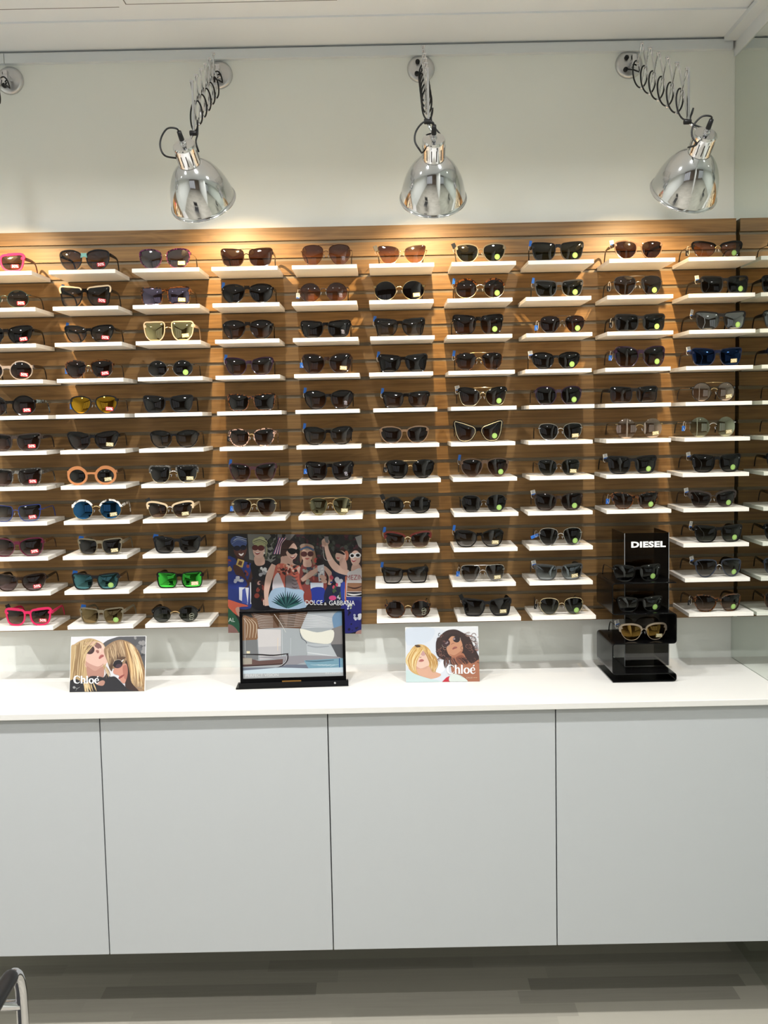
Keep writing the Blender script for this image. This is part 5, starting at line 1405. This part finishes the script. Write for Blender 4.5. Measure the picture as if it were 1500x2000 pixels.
p.poly([(1150, 740), (1340, 720), (1340, 980), (1290, 990), (1150, 990)], (34, 36, 128)); blobs(p, 12, 1250, 1325, 815, 870, (8, 18), [(226, 228, 236), (180, 186, 216)], 51); blobs(p, 6, 1205, 1235, 740, 800, (6, 14), [(180, 190, 160), (226, 228, 236)], 52); blobs(p, 10, 1205, 1330, 720, 990, (6, 14), [(28, 28, 90), (24, 24, 60)], 53)
p.poly([(1285, 990), (1340, 975), (1340, 1030), (1280, 1030)], (190, 140, 130))
p.text('DOLCE', 893, 726, 62, (240, 240, 238), 0, .80, 0.005); p.text('&', 998, 736, 36, (240, 240, 238)); p.text('GABBANA', 1150, 728, 62, (240, 240, 238), 0, .83, 0.005)
p.build('print', root, 0.35, .72, .82)

# --- black framed display with a print under clear plastic
fx, fy = -.2675, -.214
root = empty('picture_holder', (fx, fy, CT + .0005), (0, 0, R(2.5)))
tag(root, 'black acrylic picture holder showing a crumpled looking poolside house print', 'display')
w, h = .300, .212
LEAN = R(-9)
m = MB()
m.box(-w / 2 - .012, w / 2 + .006, -.022, .045, 0, .004)
m.box(-w / 2 - .004, w / 2 + .006, -.022, -.018, .004, .017)
m.build('base', BLACKA, root, bevel=.001)
m = MB()
Mt = Matrix.Translation((0, -.012, .005)) @ Matrix.Rotation(LEAN, 4, 'X')
b0 = len(m.v)
fw_ = .008
m.box(-w / 2, w / 2, 0, .008, 0, .022); m.box(-w / 2, w / 2, 0, .008, h - .006, h)
m.box(-w / 2, -w / 2 + fw_, 0, .008, .022, h - .006); m.box(w / 2 - fw_, w / 2, 0, .008, .022, h - .006)
m.box(-w / 2 + .002, w / 2 - .002, .0055, .0075, .002, h - .002)
m.v[b0:] = [tuple(Mt @ Vector(q)) for q in m.v[b0:]]
m.build('frame', BLACKA, root, bevel=.0008)
m = MB(); b0 = 0
m.box(-.032, .022, -.0006, .0, .010, .0135); m.v = [tuple(Mt @ Vector(q)) for q in m.v]
m.build('gold_bar', GOLDINK, root)
m = MB(); m.lathe([(.0001, .0012), (.0024, .001), (.003, 0)], Matrix.Translation((.118, -.0222, .0105)) @ Matrix.Rotation(R(90), 4, 'X'), 14); m.build('screw', CHROME, root)
p = Paint((245, 138), (1018, -34), (12, 705), w - 2 * fw_, h - .028)
p.poly([(200, 60), (1320, 60), (1320, 900), (200, 900)], (166, 172, 176), False)
p.poly([(240, 130), (420, 130), (420, 200), (240, 210)], (60, 58, 56), False)
p.poly([(330, 120), (920, 100), (858, 300), (640, 290), (400, 305), (370, 200)], (112, 88, 74), False)
p.poly([(520, 110), (620, 110), (690, 270), (610, 280)], (84, 62, 46), False); p.poly([(715, 105), (800, 105), (770, 280), (700, 285)], (84, 62, 46), False)
for q in range(8): p.stroke([(355 + 8 * q, 135 + 20 * q, 3), (440, 160 + 18 * q, 5), (560, 168 + 17 * q, 3)], (196, 190, 186)); p.stroke([(620, 160 + 17 * q, 3), (740, 150 + 18 * q, 5), (900 - 6 * q, 128 + 20 * q, 3)], (188, 184, 182))
p.stroke([(570, 140, 4), (630, 230, 4), (690, 340, 3)], (226, 222, 214))
p.poly([(915, 100), (1180, 100), (1180, 300), (1010, 290), (840, 300)], (172, 177, 182), False)
for q in range(8): p.stroke([(880 - 4 * q, 150 + 20 * q, 3), (1000, 160 + 17 * q, 6), (1165, 190 + 13 * q, 3)], (222, 224, 226))
p.poly([(1165, 180), (1220, 110), (1300, 90), (1300, 480), (1150, 470), (1180, 320)], (112, 142, 172)); p.poly([(1160, 300), (1300, 260), (1300, 480), (1150, 470)], (132, 128, 128), False)
p.poly([(240, 180), (330, 180), (395, 200), (408, 330), (395, 420), (310, 430), (290, 520), (240, 520)], (132, 100, 76))
for q in range(4): p.stroke([(258 + 26 * q, 190 + 2 * q, 4), (300 + 30 * q, 260, 6), (290 + 30 * q, 400, 4)], (206, 190, 166))
p.poly([(240, 430), (400, 420), (410, 640), (240, 640)], (120, 122, 124), False); p.poly([(290, 545), (325, 545), (325, 570), (290, 570)], (226, 214, 180), False)
p.stroke([(272, 180, 3), (276, 700, 3)], (206, 206, 206))
p.poly([(400, 305), (640, 310), (640, 620), (425, 640), (410, 500)], (208, 204, 204), False); p.poly([(410, 500), (640, 490), (640, 620), (425, 640)], (192, 190, 192), False)
p.stroke([(608, 400, 5), (606, 540, 5)], (226, 206, 180)); p.stroke([(652, 300, 5), (655, 600, 5)], (196, 200, 204)); p.stroke([(740, 400, 8), (738, 580, 8)], (182, 188, 192))
p.poly([(840, 300), (1010, 340), (1175, 315), (1150, 455), (1000, 455), (900, 430), (850, 370)], (228, 226, 214))
p.stroke([(828, 300, 4), (850, 400, 5), (900, 450, 5), (906, 585, 4)], (54, 54, 58))
p.poly([(900, 460), (1140, 470), (1200, 560), (1220, 620), (906, 590)], (184, 190, 194), False); p.stroke([(910, 560, 8), (1060, 580, 10), (1190, 600, 6)], (214, 218, 222)); p.stroke([(910, 480, 14), (1000, 500, 16), (1130, 490, 10)], (160, 166, 172))
p.poly([(1150, 470), (1300, 466), (1300, 620), (1220, 618)], (88, 90, 94), False)
p.poly([(400, 610), (700, 600), (880, 590), (1200, 600), (1240, 640), (900, 660), (700, 720), (640, 640)], (150, 148, 154))
p.poly([(240, 610), (420, 650), (660, 630), (660, 690), (240, 715)], (104, 82, 78), False); p.poly([(240, 620), (345, 620), (345, 685), (240, 690)], (166, 158, 146), False)
p.stroke([(240, 580, 8), (420, 582, 14), (560, 590, 14), (715, 570, 8)], (44, 40, 42)); p.stroke([(705, 570, 18), (700, 640, 26), (640, 710, 16), (580, 725, 6)], (70, 66, 70)); p.stroke([(700, 590, 4), (690, 650, 6), (640, 700, 4)], (220, 220, 224)); p.stroke([(240, 705, 5), (450, 695, 7), (660, 680, 5)], (46, 40, 42))
p.poly([(240, 725), (620, 720), (700, 690), (900, 690), (940, 770), (240, 770)], (112, 118, 132), False)
p.poly([(875, 645), (1000, 638), (1300, 618), (1300, 730), (940, 770)], (122, 160, 178), False); p.stroke([(890, 650, 8), (1000, 655, 16), (1180, 640, 8)], (86, 116, 132)); p.stroke([(1236, 620, 9), (1238, 720, 9)], (40, 84, 140))
for q in range(6): p.stroke([(940 + 40 * q, 690 + 4 * q, 2), (990 + 40 * q, 694, 5), (1030 + 40 * q, 688, 2)], (196, 216, 224))
p.poly([(240, 755), (620, 722), (920, 730), (1300, 718), (1300, 790), (240, 800)], (200, 216, 226), False)
p.poly([(240, 790), (1300, 772), (1300, 840), (240, 850)], (178, 182, 184), False)
p.text('PERFECT VISION', 448, 806, 44, (214, 216, 218), -1.5, 1.05, .01); [p.stroke([(1095 + 22 * q, 794 - q, 5), (1100 + 22 * q, 774 - q + 6 * (q % 3), 6), (1110 + 22 * q, 792 - q, 4)], (208, 209, 210), 3) for q in range(7)]
po = p.build('print', root, 0.12, .68)
po.matrix_local = Mt @ Matrix.Translation((0, .0050, .022))

# ------------------------------------------------------------------ black tiered stand with three pairs
SX0, SX1 = .634, .812           # front edge, from side to side
SY0 = -.252; SD = .200
root = empty('tiered_stand', ((SX0 + SX1) / 2, SY0, CT + .0005))
tag(root, 'black acrylic zigzag stand with a white name on its back panel', 'display stand')
hw = (SX1 - SX0) / 2
th = .0032
lev = [.0, .0236, .1095, .1935, .2805]
def ribbon_curve():
    pts = [(-hw, lev[0] + th / 2), (hw, lev[0] + th / 2), (hw, lev[1]), (-hw, lev[1]), (-hw, lev[2]), (hw, lev[2]), (hw, lev[3]), (-hw, lev[3]), (-hw, lev[4]), (hw, lev[4])]
    out = [pts[0]]
    for i in range(1, len(pts) - 1):
        a, b, c = Vector(pts[i - 1]), Vector(pts[i]), Vector(pts[i + 1])
        r_ = .009
        p1 = b + (a - b).normalized() * r_; p2 = b + (c - b).normalized() * r_
        for s in range(6):
            t_ = s / 5
            q_ = p1 * (1 - t_) ** 2 + b * 2 * t_ * (1 - t_) + p2 * t_ * t_
            out.append((q_.x, q_.y))
    out.append(pts[-1])
    return out
rc = ribbon_curve()
m = MB(); vs = []; fs = []
for i, (x_, z_) in enumerate(rc):
    x0_, z0_ = rc[max(i - 1, 0)]; x1_, z1_ = rc[min(i + 1, len(rc) - 1)]
    l = math.hypot(x1_ - x0_, z1_ - z0_); nx, nz = -(z1_ - z0_) / l, (x1_ - x0_) / l
    for s, y_ in ((1, 0), (1, SD), (-1, SD), (-1, 0)):
        vs.append((x_ + nx * s * th / 2, y_, z_ + nz * s * th / 2))
for i in range(len(rc) - 1):
    for j in range(4):
        fs.append((i * 4 + j, i * 4 + (j + 1) % 4, i * 4 + 4 + (j + 1) % 4, i * 4 + 4 + j))
fs.append((0, 1, 2, 3)); fs.append(tuple(4 * (len(rc) - 1) + q for q in range(4)))
m.add(vs, fs)
m.build('tier_ribbon', BLACKA, root, bevel=.0005)
cy = .082; cw = .062; ctop = .413; cx_ = .028; cend = .232
m = MB()
m.box(cx_ - cw, cx_ + cw, cy, cy + .003, .0265, ctop)
m.build('back_panel', SMOKED, root)
m = MB(); m.box(cx_ - cw - .003, cx_ - cw, cy, cend, .0265, ctop)
m.build('side_wing', SMOKED, root)
m = MB(); m.box(cx_ + cw, cx_ + cw + .003, cy, cend, .0265, ctop)
m.build('side_wing', SMOKED, root)
m = MB(); m.box(cx_ - cw - .0020, cx_ - cw - .0006, cy - .0006, cy, .0265, ctop); m.box(cx_ + cw + .0009, cx_ + cw + .0021, cy - .0006, cy, .0265, ctop)  # thin pale strips paint the highlights along the smoked panel's front edges
m.build('edge_highlight', HIGHLIGHT_PAD, root)
vs, fs = text_mesh('DIESEL', .0225, xs=1.42, bold=.045, spacing=1.06)
m = MB(); m.add([(a + cx_ + .004, cy - .0008, b + ctop - .034) for a, b in vs], fs)
m.build('lettering', WHITEINK, root)
bx, by = (SX0 + SX1) / 2, SY0
def on_stand(z, dx, *a, label): return sunglasses(0, 0, 0, *a, loc=(bx + dx, by + .030, CT + .0005 + z + th / 2 + .0006), group='sunglasses on the black tiered stand', label=label)
LN['shield'] = lens_material('lens_black_shield', (26, 26, 28), (30, 30, 32), .05)
LN['shield2'] = lens_material('lens_olive_shield', (44, 40, 28), (54, 48, 34), .06)
on_stand(lev[4], -.012, .136, .046, 'way', 'p', 'blk', 'shield', 'dot', None, 3, 'gun', 'black', '', label='black wrap sunglasses on the top tier of the black stand')
on_stand(lev[3], -.004, .130, .042, 'way', 'p', 'blk', 'shield2', 'dot', None, 3, 'gun', 'black', '', label='black wrap sunglasses with olive lenses on the middle tier of the stand')
FR['taupem'] = principled('frame_taupe_metal', (172, 156, 138), .35, .6)
on_stand(lev[2], .006, .136, .048, 'panto', 'c', 'taupem', 'bzm', 'g20', 'white', 3, 'gun', 'taupe', '', label='taupe metal round sunglasses with amber lenses on the lowest stand tier')

# ------------------------------------------------------------------ chair at the picture's corner
root = empty('armchair', (-.937, -1.467, 0.0))
tag(root, 'chrome tube armchair with black arm pads, just entering the corner by the floor', 'chair')
for s in (-1, 1):
    x_ = s * .262
    m = MB()
    pts = [(x_, .205, .010), (x_, .207, .30), (x_, .208, .56), (x_, .203, .625), (x_, .185, .655), (x_, .155, .660), (x_, .06, .652), (x_, -.18, .640), (x_, -.235, .60), (x_, -.255, .40), (x_, -.275, .010)]
    m.tube(catmull(pts, 5, False), .0105, 0, 12)
    m.build('side_frame', CHROME, root)
    m = MB()
    pts = [(x_, .166, .660), (x_, .150, .662), (x_, .05, .653), (x_, -.14, .643), (x_, -.16, .640)]
    m.sweep(catmull(pts, 4, False), [(.0115 + .0025 * min(1, i / 3), .0115 + .0025 * min(1, i / 3), 12) for i in range(17)], 0, True)
    m.build('arm_pad', BLACKP, root)
m = MB(); m.tube([(-.262, .206, .585), (.262, .206, .585)], .0095, 0, 12); m.build('front_rail', CHROME, root)
m = MB(); m.tube([(-.262, -.262, .30), (.262, -.262, .30)], .0095, 0, 12); m.build('rear_rail', CHROME, root)
m = MB()
m.box(-.235, .235, -.24, .185, .43, .475); m.build('seat', principled('black_upholstery', (24, 24, 26), .7), root, bevel=.02, seg=4)
m = MB(); m.box(-.225, .225, -.285, -.250, .50, .86); m.build('backrest', principled('black_mesh', (22, 22, 24), .7), root, bevel=.015, seg=4)
m = MB(); m.tube([(-.262, -.25, .45), (.262, -.25, .45)], .009, 0, 10); m.tube([(-.262, .206, .44), (.262, .206, .44)], .009, 0, 10); m.build('seat_rail', CHROME, root)

# ------------------------------------------------------------------ ceiling downlights behind the viewer
for i, (dx, dy) in enumerate(DOWNLIGHTS):
    t = empty('downlight', (dx, dy, CEIL + .014))
    tag(t, 'small round recessed ceiling spotlight above the shop floor', 'ceiling light', 'ceiling spotlights')
    m = MB(); m.lathe([(.050, -.0005), (.066, -.0005), (.066, -.006), (.050, -.008), (.046, -.0005)], None, 28); m.build('trim_ring', TRIM, t)
    m = MB(); m.lathe([(.046, -.004), (.0001, -.004)], None, 28); m.build('diffuser', DIFF, t)
